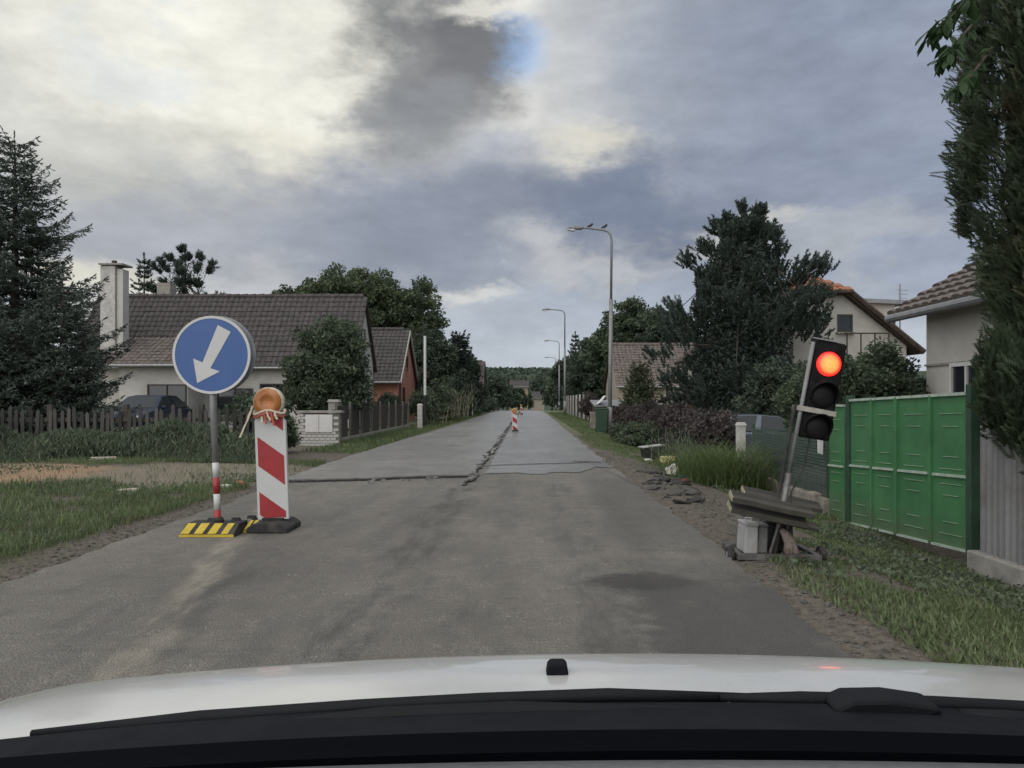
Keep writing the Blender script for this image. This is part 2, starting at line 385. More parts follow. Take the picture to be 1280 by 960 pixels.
# --- asphalt materials
def asphalt(name, lo, hi, stains=True, rough=.8):
    t = NT(name)
    sp = t.n('ShaderNodeSeparateXYZ'); t.lk(t.obj, sp.inputs[0]); px, py = sp.outputs[0], sp.outputs[1]
    big = t.noise(.55, 6, .65, (1, .45, 1)); mid = t.noise(6, 5, .7); fin = t.noise(85, 3, .75)
    vo = t.n('ShaderNodeTexVoronoi'); vo.inputs['Scale'].default_value = 95; t.lk(t.obj, vo.inputs['Vector'])
    col = t.mix(t.step(big, .32, .68), lo, hi)
    col = t.mix(t.math('MULTIPLY', t.step(mid, .42, .72), .35), col, tuple(v*.72 for v in lo))
    spk = t.math('MULTIPLY', t.step(vo.outputs['Color'], .66, .86), t.step(t.noise(3.5, 5, .75), .42, .64))
    col = t.mix(t.math('MULTIPLY', spk, .6), col, (.44, .42, .38))
    lg = t.noise(1.6, 7, .75, (2.6, .5, 1)); col = t.mix(t.math('MULTIPLY', t.step(lg, .50, .72), .5), col, tuple(v*.5 for v in lo))
    tr = t.noise(1.1, 6, .7, (.35, 2.2, 1)); col = t.mix(t.math('MULTIPLY', t.step(tr, .55, .72), .4), col, tuple(v*.55 for v in lo))
    col = t.mix(t.math('MULTIPLY', t.step(fin, .50, .62), .6), col, tuple(v*.4 for v in lo))
    if not stains:
        for sc_, sz, am in (((.5, 3.0, 1), 1.3, .55), ((2.2, .35, 1), .9, .5), ((1, 1, 1), .6, .45)):
            q = t.noise(sz, 7, .72, sc_); col = t.mix(t.math('MULTIPLY', t.step(q, .48, .70), am), col, tuple(v*.50 for v in lo))
        col = t.mix(t.math('MULTIPLY', t.step(t.noise(9, 6, .8, (.7, 1.6, 1)), .56, .70), .5), col, tuple(v*.42 for v in lo))
    if stains:
        def band(x0, w, lo_, hi_, amt, c_, ns=1.0, sc=(1, .25, 1), x1=None, y0=0, y1=1):
            ctr = t.math('ADD', t.math('MULTIPLY', t.math('SUBTRACT', t.noise(.7, 4, .6, (.6, 1, 1)), .5), .5), x0)
            if x1 is not None:
                k = (x1-x0)/(y1-y0); ctr = t.math('ADD', ctr, t.math('MULTIPLY', t.math('SUBTRACT', py, y0), k))
            d = t.math('ABSOLUTE', t.math('SUBTRACT', px, ctr))
            m = t.math('MULTIPLY', t.step(d, w, w*.35), t.step(t.noise(3.2*ns, 6, .72, sc), .40, .62))
            m = t.math('MULTIPLY', m, t.math('MULTIPLY', t.step(py, lo_-.8, lo_+.2), t.step(py, hi_+.4, hi_-.4)))
            return t.math('MULTIPLY', m, amt)
        dk = (.052, .050, .047)
        col = t.mix(band(-.95, .34, 3, 13, .6, dk), col, dk)        # dark ravelled joint ahead of the milled edge
        col = t.mix(band(.40, .26, 4, 12, .45, dk), col, dk)
        col = t.mix(band(-2.1, .5, 3, 11, .25, dk), col, dk)
        # newer dark bitumen patch at the right side close by
        m = t.math('MULTIPLY', t.step(t.math('ADD', px, t.math('MULTIPLY', t.math('SUBTRACT', t.noise(2.2, 7, .75), .5), 1.0)), .50, .74), t.step(t.math('ADD', py, t.math('MULTIPLY', t.noise(1.6, 7, .75), 2.6)), 7.4, 6.2))
        col = t.mix(t.math('MULTIPLY', m, .72), col, (.06, .059, .056))
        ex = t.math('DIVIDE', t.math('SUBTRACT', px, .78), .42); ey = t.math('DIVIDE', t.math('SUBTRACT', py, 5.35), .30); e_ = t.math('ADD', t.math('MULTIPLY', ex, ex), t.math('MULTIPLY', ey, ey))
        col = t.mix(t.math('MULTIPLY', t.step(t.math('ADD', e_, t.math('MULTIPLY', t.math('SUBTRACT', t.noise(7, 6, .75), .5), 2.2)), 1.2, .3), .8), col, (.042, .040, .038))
        m2 = t.math('MULTIPLY', t.step(px, .75, 1.0), t.math('MULTIPLY', t.step(py, 6.2, 8.2), t.step(py, 13, 11.5)))
        col = t.mix(t.math('MULTIPLY', m2, .42), col, (.075, .073, .07))
        for x_, w_ in ((-2.35, .22), (-1.35, .2), (-.25, .2), (.95, .22)):
            d = t.math('ABSOLUTE', t.math('SUBTRACT', px, t.math('ADD', t.math('MULTIPLY', t.noise(.5, 3), .4), x_-.2)))
            col = t.mix(t.math('MULTIPLY', t.step(d, w_, .05), t.step(t.noise(1.5, 6, .7, (1, .3, 1)), .36, .66, 0, .38)), col, (.085, .080, .072))
        col = t.mix(t.math('MULTIPLY', t.step(t.noise(.9, 6, .7), .55, .68), .35), col, (.25, .225, .185))
        fl = t.noise(9, 6, .8, (.45, 1.8, 1)); col = t.mix(t.math('MULTIPLY', t.math('MULTIPLY', t.step(fl, .55, .66), t.step(t.noise(.8, 4, .6), .40, .6)), .6), col, (.06, .057, .052))
        # strip of sand dragged along the left
        s1 = band(-2.10, .17, 3.3, 11, .9, dk, .8, (1, .3, 1), -3.35, 4.6, 10.6)
        col = t.mix(t.math('MULTIPLY', s1, .95), col, (.34, .30, .235))
        s2 = band(-1.92, .11, 3.3, 9, .7, dk, 1, (1, .3, 1), -3.15, 4.6, 10.6); col = t.mix(t.math('MULTIPLY', s2, .6), col, dk)
    hgt = t.math('ADD', t.math('MULTIPLY', vo.outputs['Distance'], -.9), t.math('ADD', fin, t.math('MULTIPLY', mid, 1.0)))
    t.bump(hgt, 1.0, .012)
    t.fin(col, rough, .5)
    return t.m
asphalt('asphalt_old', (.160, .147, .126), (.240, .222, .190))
asphalt('asphalt_pale', (.225, .216, .198), (.335, .322, .298), False, .30)
asphalt('asphalt_grey', (.20, .194, .182), (.30, .292, .274), False, .28)
mat('tar', (.035, .033, .031), .4, 20, .8, .3, bump=.6)
rng = np.random.default_rng(5)
def strip(name, ys, left, right, z, m, th=.05):
    """paved sheet with given edges and real thickness"""
    b = MB(); n = len(ys)
    for i, y in enumerate(ys):
        zz = float(road_z(y))+z
        b.v += [(left[i], y, zz), (right[i], y, zz), (left[i], y, zz-th), (right[i], y, zz-th)]
    for i in range(n-1):
        a, c_ = i*4, (i+1)*4
        b.f += [(a, a+1, c_+1, c_), (a+2, c_+2, c_+3, a+3), (a, c_, c_+2, a+2), (a+1, a+3, c_+3, c_+1)]
    b.f += [(0, 2, 3, 1), ((n-1)*4, (n-1)*4+1, (n-1)*4+3, (n-1)*4+2)]
    return b.obj(name, m)
ys = axis([(-12, 2, 1), (2, 16, .09), (16, 40, .25), (40, 90, 1), (90, 341, 6)])
jl = fbm(ys, ys*0, 1.7, 4)*.20+fbm(ys, ys*0, 7, 6)*.06; jr = fbm(ys, ys*0, 1.3, 8)*.20+fbm(ys, ys*0, 7, 9)*.07
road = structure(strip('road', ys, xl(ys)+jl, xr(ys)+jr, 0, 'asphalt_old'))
# raised resurfaced left lane with a broken inner edge
y1 = axis([(12.1, 20, .07), (20, 40, .2), (40, 90, .8), (90, 341, 6)])
je = fbm(y1, y1*0, 2.2, 11)*.16+fbm(y1, y1*0, 9, 12)*.12
uu = np.linspace(0, 1, 44); xa_ = xl(y1)+.03+fbm(y1, y1*0, 2, 4)*.12; xb_ = -.93+je
def lip(x): return -.28+.75*sst(-3.8, -.8, x)+.55*fbm(x, np.asarray(x)*0, .9, 31)+.25*fbm(x, np.asarray(x)*0, 4.5, 32)
GX = xa_[:, None]*(1-uu)+xb_[:, None]*uu; GY = np.repeat(y1[:, None], 44, 1); GY = GY+lip(GX)*np.exp(-(GY-12.1)/1.5); GZ = road_z(GY)+.045
GX = np.concatenate([GX[:1], GX]); GY = np.concatenate([GY[:1], GY]); GZ = np.concatenate([GZ[:1]*0+.001, GZ])          # broken front face
GX = np.concatenate([GX, GX[:, -1:]+.01], 1); GY = np.concatenate([GY, GY[:, -1:]], 1); GZ = np.concatenate([GZ, GZ[:, -1:]-.044], 1)   # inner edge face
lane_l = grid_mesh('raised_lane', GX, GY, GZ, 'asphalt_pale', False)
lane_l.parent = road; lane_l['label'] = 'pale resurfaced lane standing proud of the old asphalt'
y2 = axis([(13.4, 20, .07), (20, 40, .2), (40, 90, .8), (90, 341, 6)])
uu = np.linspace(0, 1, 40); xa_ = -.74+fbm(y2, y2*0, 2, 14)*.1; xb_ = xr(y2)-.06+fbm(y2, y2*0, 1.3, 8)*.2
GX = xa_[:, None]*(1-uu)+xb_[:, None]*uu; GY = np.repeat(y2[:, None], 40, 1)
front = 1.5*fbm(GX, GX*0, .9, 15)+.7*fbm(GX, GX*0, 4, 16)+.9*sst(.2, 1.5, GX)-.3; GY = GY+front*np.exp(-(GY-13.4)/1.5)
lane_r = grid_mesh('grey_lane', GX, GY, road_z(GY)+.0095, 'asphalt_grey')
lane_r.parent = road
# crumbling joint between the two lanes, and the ragged front lip of the raised lane
tj = axis([(11.3, 20, .08), (20, 40, .3), (40, 88, 1)])
o = strip('open_joint', tj, -.93+fbm(tj, tj*0, 1.6, 21)*.16-.04+.10*(1-sst(11.2, 12.6, tj)), -.85+fbm(tj, tj*0, 1.6, 21)*.16+fbm(tj, tj*0, 3.4, 22)*.12-.085*(1-sst(11.2, 12.6, tj)), .0145, 'tar', .012); o.parent = road
b = MB(); random.seed(3)
lipx = np.arange(-3.75, -.85, .06)
for x in lipx:
    y = 12.06+float(lip(np.array(x)))-.05+.05*random.random()
    b.box((x, y, .016), (.085, .025+.07*random.random()**2, .028), Matrix.Rotation(random.random()*.6, 3, 'Z'), (.7, .6))
o = b.obj('broken_lip', 'tar', road)
# hairline transverse cracks of the grey lane
for (xa, ya, xb, yb) in ((600, 583, 735, 579), (735, 579, 845, 629), (716, 577, 752, 579), (300, 601, 360, 604)):
    p, q = G(xa, ya), G(xb, yb); b = MB(); pts = []
    for i in range(14):
        k = i/13; w = p.lerp(q, k); pts.append((w.x, w.y+.22*float(fbm(np.array(w.x), np.array(w.y), 1.5, 33)), w.z+.012))
    b2 = MB(); n = len(pts)
    for i, w in enumerate(pts):
        h = .035+.02*random.random(); b2.v += [(w[0], w[1]-h, w[2]+.008), (w[0], w[1]+h, w[2]+.008)]
    b2.f = [(2*i, 2*i+2, 2*i+3, 2*i+1) for i in range(n-1)]
    b2.obj('crack', 'tar', road)

# pale islands of old surface left standing along the open joint
rs = random.Random(8)
for k in range(60):
    y = 11.9+(k/60)**1.4*26+rs.uniform(-.1, .1); sc_ = .8+.6*rs.random()
    x = -.90+float(fbm(np.array(y), np.array(0.), 1.6, 21))*.16+rs.uniform(-.03, .05); b = MB(); n = 6
    b.prism([(.036*sc_*(1+rs.uniform(-.35, .3))*math.cos(q*math.pi/3), .15*sc_*(1+y*.02)*(1+rs.uniform(-.35, .3))*math.sin(q*math.pi/3)) for q in range(n)], 'z', 0, .022+.02*rs.random())
    b.obj('joint_fragment', 'asphalt_pale', road, loc=(x, y, .013), rot=(rs.uniform(-.06, .06), rs.uniform(-.1, .1), rs.uniform(-.3, .3)))
for k in range(10):
    x = rs.gauss(-2.15, .35); b = MB(); s_ = rs.uniform(.015, .04)
    b.prism([(s_*1.8*(1+rs.uniform(-.4, .3))*math.cos(q*math.pi/3), s_*(1+rs.uniform(-.4, .3))*math.sin(q*math.pi/3)) for q in range(6)], 'z', 0, .02+.25*s_)
    b.obj('joint_fragment', 'asphalt_pale', road, loc=(x, 12.0+rs.uniform(-.3, .0)+float(lip(np.array(x))), .002), rot=(0, 0, rs.uniform(0, 3)))

# ================================================================== BUILDINGS
mat('plaster_white', (.52, .50, .46), .10, 3, .9, .2, bump=.25, dirt=(.25, .235, .21), damt=.5)
mat('plaster_pale', (.50, .48, .43), .07, 2, .9, .2, bump=.2, dirt=(.30, .28, .25), damt=.35)
mat('plaster_beige', (.40, .35, .27), .10, 3, .9, .2, bump=.25, dirt=(.22, .20, .16))
mat('plaster_orange', (.46, .22, .155), .12, 3, .9, .2, bump=.25, dirt=(.28, .12, .09))
mat('plaster_yellow', (.27, .225, .15), .10, 3, .9, .2, bump=.2)
mat('tile_brown', (.076, .068, .066), .30, 5, .85, .25, dirt=(.052, .052, .050), dscale=.8, damt=.8, bump=.3)
mat('tile_dark', (.085, .068, .062), .35, 5, .85, .25, dirt=(.045, .045, .042), dscale=1, damt=.7, bump=.3)
mat('tile_orange', (.31, .135, .08), .30, 4, .8, .25, dirt=(.18, .085, .055), bump=.3)
mat('tile_weathered', (.145, .122, .108), .35, 5, .85, .25, dirt=(.08, .075, .07), dscale=1.2, damt=.7, bump=.4)
mat('timber_dark', (.06, .045, .035), .3, 8, .8, .25, sc=(1, 1, .15), bump=.4)
mat('zinc', (.27, .275, .28), .15, 6, .45, .5, .5, bump=.1)
mat('frame_white', (.62, .61, .58), .06, 4, .5, .4, bump=.05)
mat('frame_dark', (.05, .045, .04), .2, 4, .6, .4, bump=.05)
t = NT('glass_dark'); t.fin((.02, .024, .028), .06, .6)
mat('brick_white', (.50, .49, .455), .15, 9, .85, .25, bump=.5, dirt=(.27, .25, .22), dscale=6)
mat('mortar', (.20, .19, .17), .2, 12, .95, .1, bump=.4)
mat('concrete', (.30, .285, .255), .18, 7, .9, .2, bump=.45, dirt=(.14, .13, .11), dscale=3)
mat('concrete_light', (.48, .465, .43), .15, 7, .9, .2, bump=.4, dirt=(.24, .225, .2), dscale=3)

def tile_field(parent, p0, u, v, nu, nv, m, tw, tl, name='roof_tiles', single=False, seed=1, skip=None, rec=.02):
    """courses of tiles: p0 eave corner, u along the eave, v up the slope (unit vectors)"""
    p0 = Vector(p0); u = Vector(u).normalized(); v = Vector(v).normalized(); nrm = u.cross(v).normalized()
    if nrm.z < 0: nrm = -nrm
    rs = random.Random(seed); B = Matrix((u, v, nrm)).transposed()
    def tile(b, c_, j=0):
        """one pan tile: arched cross-section, thick lower lip"""
        prof = [(-.5, 0), (-.30, .030), (0, .042), (.30, .030), (.5, 0)]
        vs = []
        for s, lift in ((0, rec+.012), (1.12, .002)):
            for a, h in prof: vs.append(Vector((a*tw*.97, s*tl, h*.9+lift)))
        lo = [Vector((a*tw*.97, 0, 0)) for a, h in prof]
        vs = [c_+(B @ w) for w in vs+lo]
        fs = [(i, i+1, 6+i, 5+i) for i in range(4)]+[(10+i, 11+i, i+1, i) for i in range(4)]
        b.add(vs, fs)
    if single:
        b = MB(); tile(b, Vector((0, 0, 0))); me = b.mesh('roof_tile', m)
        for r in range(nv):
            for k in range(nu):
                if skip and skip(r, k): continue
                c_ = p0+u*((k+.5)*tw)+v*(r*tl)+nrm*rs.uniform(0, .006)
                shared('roof_tile', me, parent, c_, (rs.uniform(-.01, .01), rs.uniform(-.02, .02), rs.uniform(-.015, .015)))
        return None
    b = MB()
    for r in range(nv):
        for k in range(nu):
            if skip and skip(r, k): continue
            tile(b, p0+u*((k+.5)*tw)+v*(r*tl)+nrm*rs.uniform(0, .012))
    o = b.obj(name, m, parent); o['kind'] = 'stuff'; return o
def slab(b, a, b_, c_, d, th):
    """sloping slab of thickness th below four corner points"""
    n = (Vector(b_)-Vector(a)).cross(Vector(d)-Vector(a)).normalized()
    if n.z < 0: n = -n
    top = [Vector(p) for p in (a, b_, c_, d)]; bot = [p-n*th for p in top]
    b.add(top+bot, [(0, 1, 2, 3), (7, 6, 5, 4), (0, 4, 5, 1), (1, 5, 6, 2), (2, 6, 7, 3), (3, 7, 4, 0)])
def window(parent, c_, w, h, nrm, frame='frame_white', mull=1, name='window'):
    """framed recessed window centred at c_, facing nrm (horizontal unit vector)"""
    n = Vector(nrm).normalized(); tx = Vector((0, 0, 1)).cross(n).normalized()
    B = Matrix((tx, n, Vector((0, 0, 1)))).transposed(); f = .06
    b = MB()
    for dx, dz, sx, sz in ((-w/2+f/2, 0, f, h), (w/2-f/2, 0, f, h), (0, h/2-f/2, w-2*f, f), (0, -h/2+f/2, w-2*f, f)):
        b.box(Vector(c_)+B @ Vector((dx, .0, dz)), (sx, .07, sz), B)
    for k in range(mull):
        b.box(Vector(c_)+B @ Vector((-w/2+w*(k+1)/(mull+1), .004, 0)), (f*.8, .06, h-2*f), B)
    o = b.obj(name, frame, parent)
    MB().box(Vector(c_)+B @ Vector((0, -.012, 0)), (w-2*f+.01, .02, h-2*f+.01), B).obj('pane', 'glass_dark', o)
    MB().box(Vector(c_)+B @ Vector((0, .05, -h/2-.04)), (w+.12, .16, .05), B).obj('sill', 'concrete', o)
    return o
def house_x(name, label, x0, x1, yf, yr, yb, zb, zr, ze, zeb=None, wall='plaster_white', roof='tile_brown', tw=.24, tl=.3, over=.35, seed=1, gz=0):
    """house whose ridge runs along x: front eave at depth yf, ridge yr, back yb; local origin at its base centre"""
    base = Vector(((x0+x1)/2, yr, gz)); root = thing(name, label, 'house', base); zeb = zeb if zeb is not None else ze
    X0, X1, Yf, Yb = x0-base.x, x1-base.x, yf-yr, yb-yr; Zr, Ze, Zeb = zr-gz, ze-gz, zeb-gz; B0 = zb-gz
    b = MB(); b.prism([(Yf, B0), (Yb, B0), (Yb, Zeb-.05), (0, Zr-.18), (Yf, Ze-.05)], 'x', X0, X1)
    b.obj('wall', wall, root)
    sf = (Zr-Ze)/(-Yf); sb = (Zr-Zeb)/Yb
    r = MB(); slab(r, (X0-.15, Yf-over, Ze-over*sf), (X1+.15, Yf-over, Ze-over*sf), (X1+.15, 0, Zr), (X0-.15, 0, Zr), .10)
    slab(r, (X0-.15, 0.002, Zr), (X1+.15, 0.002, Zr), (X1+.15, Yb+over, Zeb-over*sb), (X0-.15, Yb+over, Zeb-over*sb), .10)
    ro = r.obj('roof', 'timber_dark', root)
    vv = Vector((0, 1, sf)).normalized(); L = math.hypot(-Yf+over, Zr-Ze+over*sf)
    nv = int(L/tl)+1; nu = int((X1-X0+.36)/tw)
    tile_field(ro, (X0-.18, Yf-over-.04, Ze-over*sf-.02), (1, 0, 0), vv, nu, nv, roof, (X1-X0+.36)/nu, L/nv, seed=seed)
    rg = MB()
    for k in range(int((X1-X0+.3)/.38)):
        rg.tube([(X0-.15+k*.38, 0, Zr+.045), (X0-.15+k*.38+.4, 0, Zr+.06)], [.11, .125], 8)
    rg.obj('ridge_cap', roof, ro)
    g_ = MB(); g_.tube([(X0-.2, Yf-over-.06, Ze-over*sf-.03), (X1+.2, Yf-over-.06, Ze-over*sf-.03)], .06, 8); g_.obj('gutter', 'zinc', ro)
    return root, base, ro
PX = lambda x, D: (x-CX)*D/F
PZ = lambda y, D: H-(y-CY)*D/F

# --- long house on the left behind the picket fence
hA, bA, rA = house_x('long_house', 'long white house with dark brown tiled roof and tall white chimney', -19.6, -7.55, 33.6, 35.7, 37.8, -.1, PZ(372, 35.7), PZ(446, 33.6), wall='plaster_white', roof='tile_brown', seed=2)
L_ = lambda p, b: Vector(p)-b
# lower lean-to wing at its left front
wl = MB(); wx0, wx1 = PX(149, 32)-bA.x, PX(235, 32)-bA.x; wy0, wy1 = 32-bA.y, 33.6-bA.y
wl.prism([(wy0, -.1), (wy1, -.1), (wy1, PZ(440, 33.6)), (wy0, PZ(458, 32))], 'x', wx0, wx1); wl.obj('wing_wall', 'plaster_white', hA)
rw = MB(); e0, e1 = PZ(456, 31.6), PZ(423, 34.2)
slab(rw, (wx0-1.2, 31.6-bA.y, e0), (wx1+1.0, 31.6-bA.y, e0), (wx1+1.0, 34.2-bA.y, e1), (wx0-1.2, 34.2-bA.y, e1), .08)
rwo = rw.obj('wing_roof', 'timber_dark', hA)
vv = Vector((0, 2.6, e1-e0)); tile_field(rwo, (wx0-1.22, 31.55-bA.y, e0-.01), (1, 0, 0), vv, 21, 9, 'tile_weathered', (wx1-wx0+2.24)/21, vv.length/9, seed=4)
MB().tube([(wx0-1.2, 31.5-bA.y, e0-.03), (wx1+1, 31.5-bA.y, e0-.03)], .06, 8).obj('gutter', 'zinc', rwo)
# shaded main front wall windows
window(hA, (PX(209, 32)-bA.x, 31.99-bA.y, PZ(497, 32)), 1.62, 1.1, (0, -1, 0), 'frame_dark', 1)
window(hA, (PX(294, 33.6)-bA.x, 33.58-bA.y, PZ(502, 33.6)), 1.55, 1.15, (0, -1, 0), 'frame_dark', 1)
window(hA, (PX(341, 33.6)-bA.x, 33.58-bA.y, PZ(494, 33.6)), 1.1, 1.0, (0, -1, 0), 'frame_dark', 1)
for z in (PZ(424, 35.7), PZ(490, 35.7)):
    window(hA, (-7.54-bA.x, 35.5-bA.y, z), .7, .9, (1, 0, 0), 'frame_dark', 0)
# tall chimney rising at the front of the roof
ch = MB(); cx, cy = PX(143, 33)-bA.x, 33-bA.y
ch.box((cx-.10, cy, (PZ(425, 33)+PZ(334, 33))/2-.3), (.62, .7, PZ(334, 33)-PZ(425, 33)+.6)); cho = ch.obj('chimney', 'concrete_light', hA, bevel=.01)
MB().box((cx+.36, cy, PZ(380, 33)-.3), (.26, .5, PZ(337, 33)-PZ(425, 33)+.5)).obj('flue', 'plaster_white', cho)
MB().box((cx+.06, cy, PZ(332, 33)), (1.0, .9, .07)).obj('cap', 'concrete', cho)
MB().tube([(cx, cy, PZ(332, 33)), (cx, cy, PZ(326, 33))], .11, 10).obj('pipe', 'timber_dark', cho)
c2 = MB(); c2.box((PX(218, 37)-bA.x, .5, PZ(367, 37)), (.62, .6, .7)); c2.obj('ridge_chimney', 'concrete', hA)

# --- small orange house with its gable to the road
hB, bB, rB = house_x('orange_house', 'small orange plastered house with brown roof beside leafy hedge', PX(440, 44), -6.9, 41.2, 44.2, 47.4, -.1, PZ(413, 44.2), PZ(470, 41.2), wall='plaster_orange', roof='tile_brown', seed=5)
MB().tube([(-6.78-bB.x, 41.2-bB.y, PZ(470, 41.2)), (-6.80-bB.x, 41.25-bB.y, 1.4), (-6.80-bB.x, 41.25-bB.y, 0)], .05, 8).obj('downpipe', 'timber_dark', hB)
window(hB, (-6.89-bB.x, 43-bB.y, 1.35), .6, 1.2, (1, 0, 0), 'frame_dark', 0)
window(hB, (-6.89-bB.x, 44.2-bB.y, 3.4), .5, .7, (1, 0, 0), 'frame_dark', 0)
bg = MB()
for sgn, yb_ in ((-1, 41.2-.35), (1, 47.4+.35)):
    zz = PZ(470, 41.2)-.37; bg.tube([(-6.72-bB.x, 0, PZ(413, 44.2)-.05), (-6.72-bB.x, yb_-bB.y, zz)], .06, 6)
bg.obj('bargeboard', 'concrete_light', hB)

# --- far houses
hC, bC, _ = house_x('far_house', 'brownish gabled house standing behind the dark columnar tree', -9.0, PX(605, 84), 79, 84, 88, -.1, PZ(452, 84), PZ(478, 79), wall='plaster_beige', roof='tile_dark', tw=.5, tl=.6, seed=6)
MB().tube([(-4.75-bC.x, 0, 0), (-4.75-bC.x, 0, PZ(455, 84))], .18, 8).obj('flue', 'timber_dark', hC)
z160 = float(road_z(165))
hD, bD, _ = house_x('yellow_house', 'distant ochre yellow house below the wooded hill', PX(638, 165), PX(660, 165), 161, 165, 170, z160-2, PZ(476, 165), PZ(483, 161), wall='plaster_yellow', roof='tile_brown', tw=.6, tl=.7, seed=7, gz=z160)
hE, bE, _ = house_x('grey_house', 'distant small grey house at the end of the road', PX(664, 185), PX(680, 185), 182, 185, 189, z160-2, PZ(490, 185), PZ(497, 182), wall='plaster_beige', roof='tile_brown', tw=.6, tl=.7, seed=8, gz=z160)

# --- right: low beige house behind the trees
hF, bF, _ = house_x('beige_house', 'beige house with faded roof behind dark pine and small conifer', PX(766, 46), PX(880, 46), 43, 46.5, 50, -.3, PZ(432, 46.5), PZ(478, 43), wall='plaster_beige', roof='tile_weathered', seed=9)
window(hF, (PX(842, 43)-bF.x, 42.98-bF.y, PZ(497, 43)), 1.0, 1.1, (0, -1, 0), 'frame_white', 1)
hG, bG, _ = house_x('garage', 'low flat cream garage behind the pine trunk', PX(848, 30), PX(905, 30), 29.4, 31.5, 33.6, -.4, PZ(494, 31.5), PZ(500, 29.4), wall='plaster_beige', roof='tile_weathered', seed=10, gz=-.36)

# --- pale house with a half-hipped orange roof, gable to the camera
D = 30.0; bH = Vector((PX(1023, D), D, -.3)); hH = thing('half_hip_house', 'pale house with orange half-hipped roof and side dormer behind pine', 'house', bH)
hw = 3.7; sl_ = .80; zh = PZ(366, D)-bH.z; xh = PX(1057, D)-bH.x; zE = zh-sl_*(hw-xh)
zap = zh+sl_*xh; ln = 9.0; hipd = 1.1
b = MB(); b.prism([(-hw+.3, -.2), (hw-.3, -.2), (hw-.3, zE+.2), (xh, zh-.08), (-xh, zh-.08), (-hw+.3, zE+.2)], 'y', 0, ln); b.obj('wall', 'plaster_pale', hH)
r = MB(); ov = .35
rid = zap; yh = -ov
rs_ = [((xh, -ov, zh), (hw+.2, -ov, zE-.16), (hw+.2, ln, zE-.16), (0, ln, rid), (0, hipd, rid))]
def face_slab(b, poly, th):
    P_ = [Vector(p) for p in poly]; n = (P_[1]-P_[0]).cross(P_[2]-P_[0]).normalized()
    if n.z < 0: n = -n
    k = len(P_); bt = [p-n*th for p in P_]
    b.add(P_+bt, [tuple(range(k)), tuple(range(2*k-1, k-1, -1))]+[(i, k+i, k+(i+1) % k, (i+1) % k) for i in range(k)])
face_slab(r, rs_[0], .14); face_slab(r, [(-p[0], p[1], p[2]) for p in rs_[0]], .14)
face_slab(r, [(-xh-.1, -ov-.05, zh+.004), (xh+.1, -ov-.05, zh+.004), (.02, hipd, rid+.02), (-.02, hipd, rid+.02)], .14)
roH = r.obj('roof', 'timber_dark', hH)
# tiles of the half hip, each one a piece
hv = Vector((0, hipd+ov, rid-zh)); nvh = 5; tlh = hv.length/nvh; nuh = 9; twh = (2*xh+.3)/nuh
tile_field(roH, (-xh-.15, -ov-.1, zh+.01), (1, 0, 0), hv, nuh, nvh, 'tile_orange', twh, tlh, single=True, seed=3,
           skip=lambda rr, k: abs((k+.5)*twh-(xh+.15)) > (xh+.15)*(1-rr/nvh)+.02)
# right slope tiles (seen edge on)
rv = Vector((-hw-.2, 0, rid-zE+.16)); nr = 15
tile_field(roH, (hw+.2, ln, zE-.15), (0, -1, 0), rv, 31, nr, 'tile_orange', (ln+ov)/31, rv.length/nr, seed=12,
           skip=lambda rr, k: rr*rv.length/nr > rv.length*(hw-xh)/hw and (ln-(k+1)*(ln+ov)/31) < -ov+(hipd+ov)*((rr/nr)-(hw-xh)/hw)/(xh/hw))
b = MB(); b.tube([(xh+.05, -ov-.02, zh-.02), (hw+.2, -ov-.02, zE-.2)], .11, 6); b.tube([(-xh-.1, -ov-.12, zh-.03), (xh+.12, -ov-.12, zh-.03)], .07, 8); b.obj('bargeboard', 'timber_dark', hH)
window(hH, (PX(1056, D)-bH.x, -.02, PZ(404, D)-bH.z), .58, .68, (0, -1, 0), 'frame_dark', 0)
# balcony rail and dormer
b = MB(); zb_ = PZ(418, D)-bH.z
b.box((PX(1078, D)-bH.x, -.5, zb_), (1.8, .05, .05))
for k in range(4): b.box((PX(1078, D)-bH.x-.8+k*.53, -.5, zb_-.4), (.04, .04, .8))
b.obj('balcony_rail', 'timber_dark', hH)
dx0, dx1 = PX(1074, 31.2)-bH.x, PX(1115, 31.2)-bH.x; dz0, dz1 = PZ(412, 31.2)-bH.z, PZ(380, 31.2)-bH.z
b = MB(); b.box(((dx0+dx1)/2-.6, 2.6, (dz0+dz1)/2), (dx1-dx0+1.2, 3.2, dz1-dz0)); do = b.obj('dormer', 'plaster_pale', hH)
MB().box(((dx0+dx1)/2-.45, 2.55, dz1+.08), (dx1-dx0+1.7, 3.6, .16), Matrix.Rotation(.04, 3, 'Y')).obj('dormer_roof', 'zinc', do)
MB().tube([(dx1+.28, .85, dz1+.02), (dx1+.22, .9, dz1-.25), (dx1+.02, .95, dz1-.5), (dx1-.05, .95, dz1-.9)], .05, 8).obj('downpipe', 'timber_dark', do)
# aerial mast beside it
pm = W(1125, 500, 31); an = thing('tv_aerial', 'thin television aerial mast behind the pale house', 'aerial', (pm.x, pm.y, -.3))
zt = PZ(355, 31)+.3
MB().tube([(0, 0, 0), (0, 0, zt)], .03, 6).obj('mast', 'zinc', an)
b = MB()
for k in range(5): b.box((.12, 0, zt-.25-k*.16), (.42-.05*k, .02, .02))
b.obj('elements', 'zinc', an)

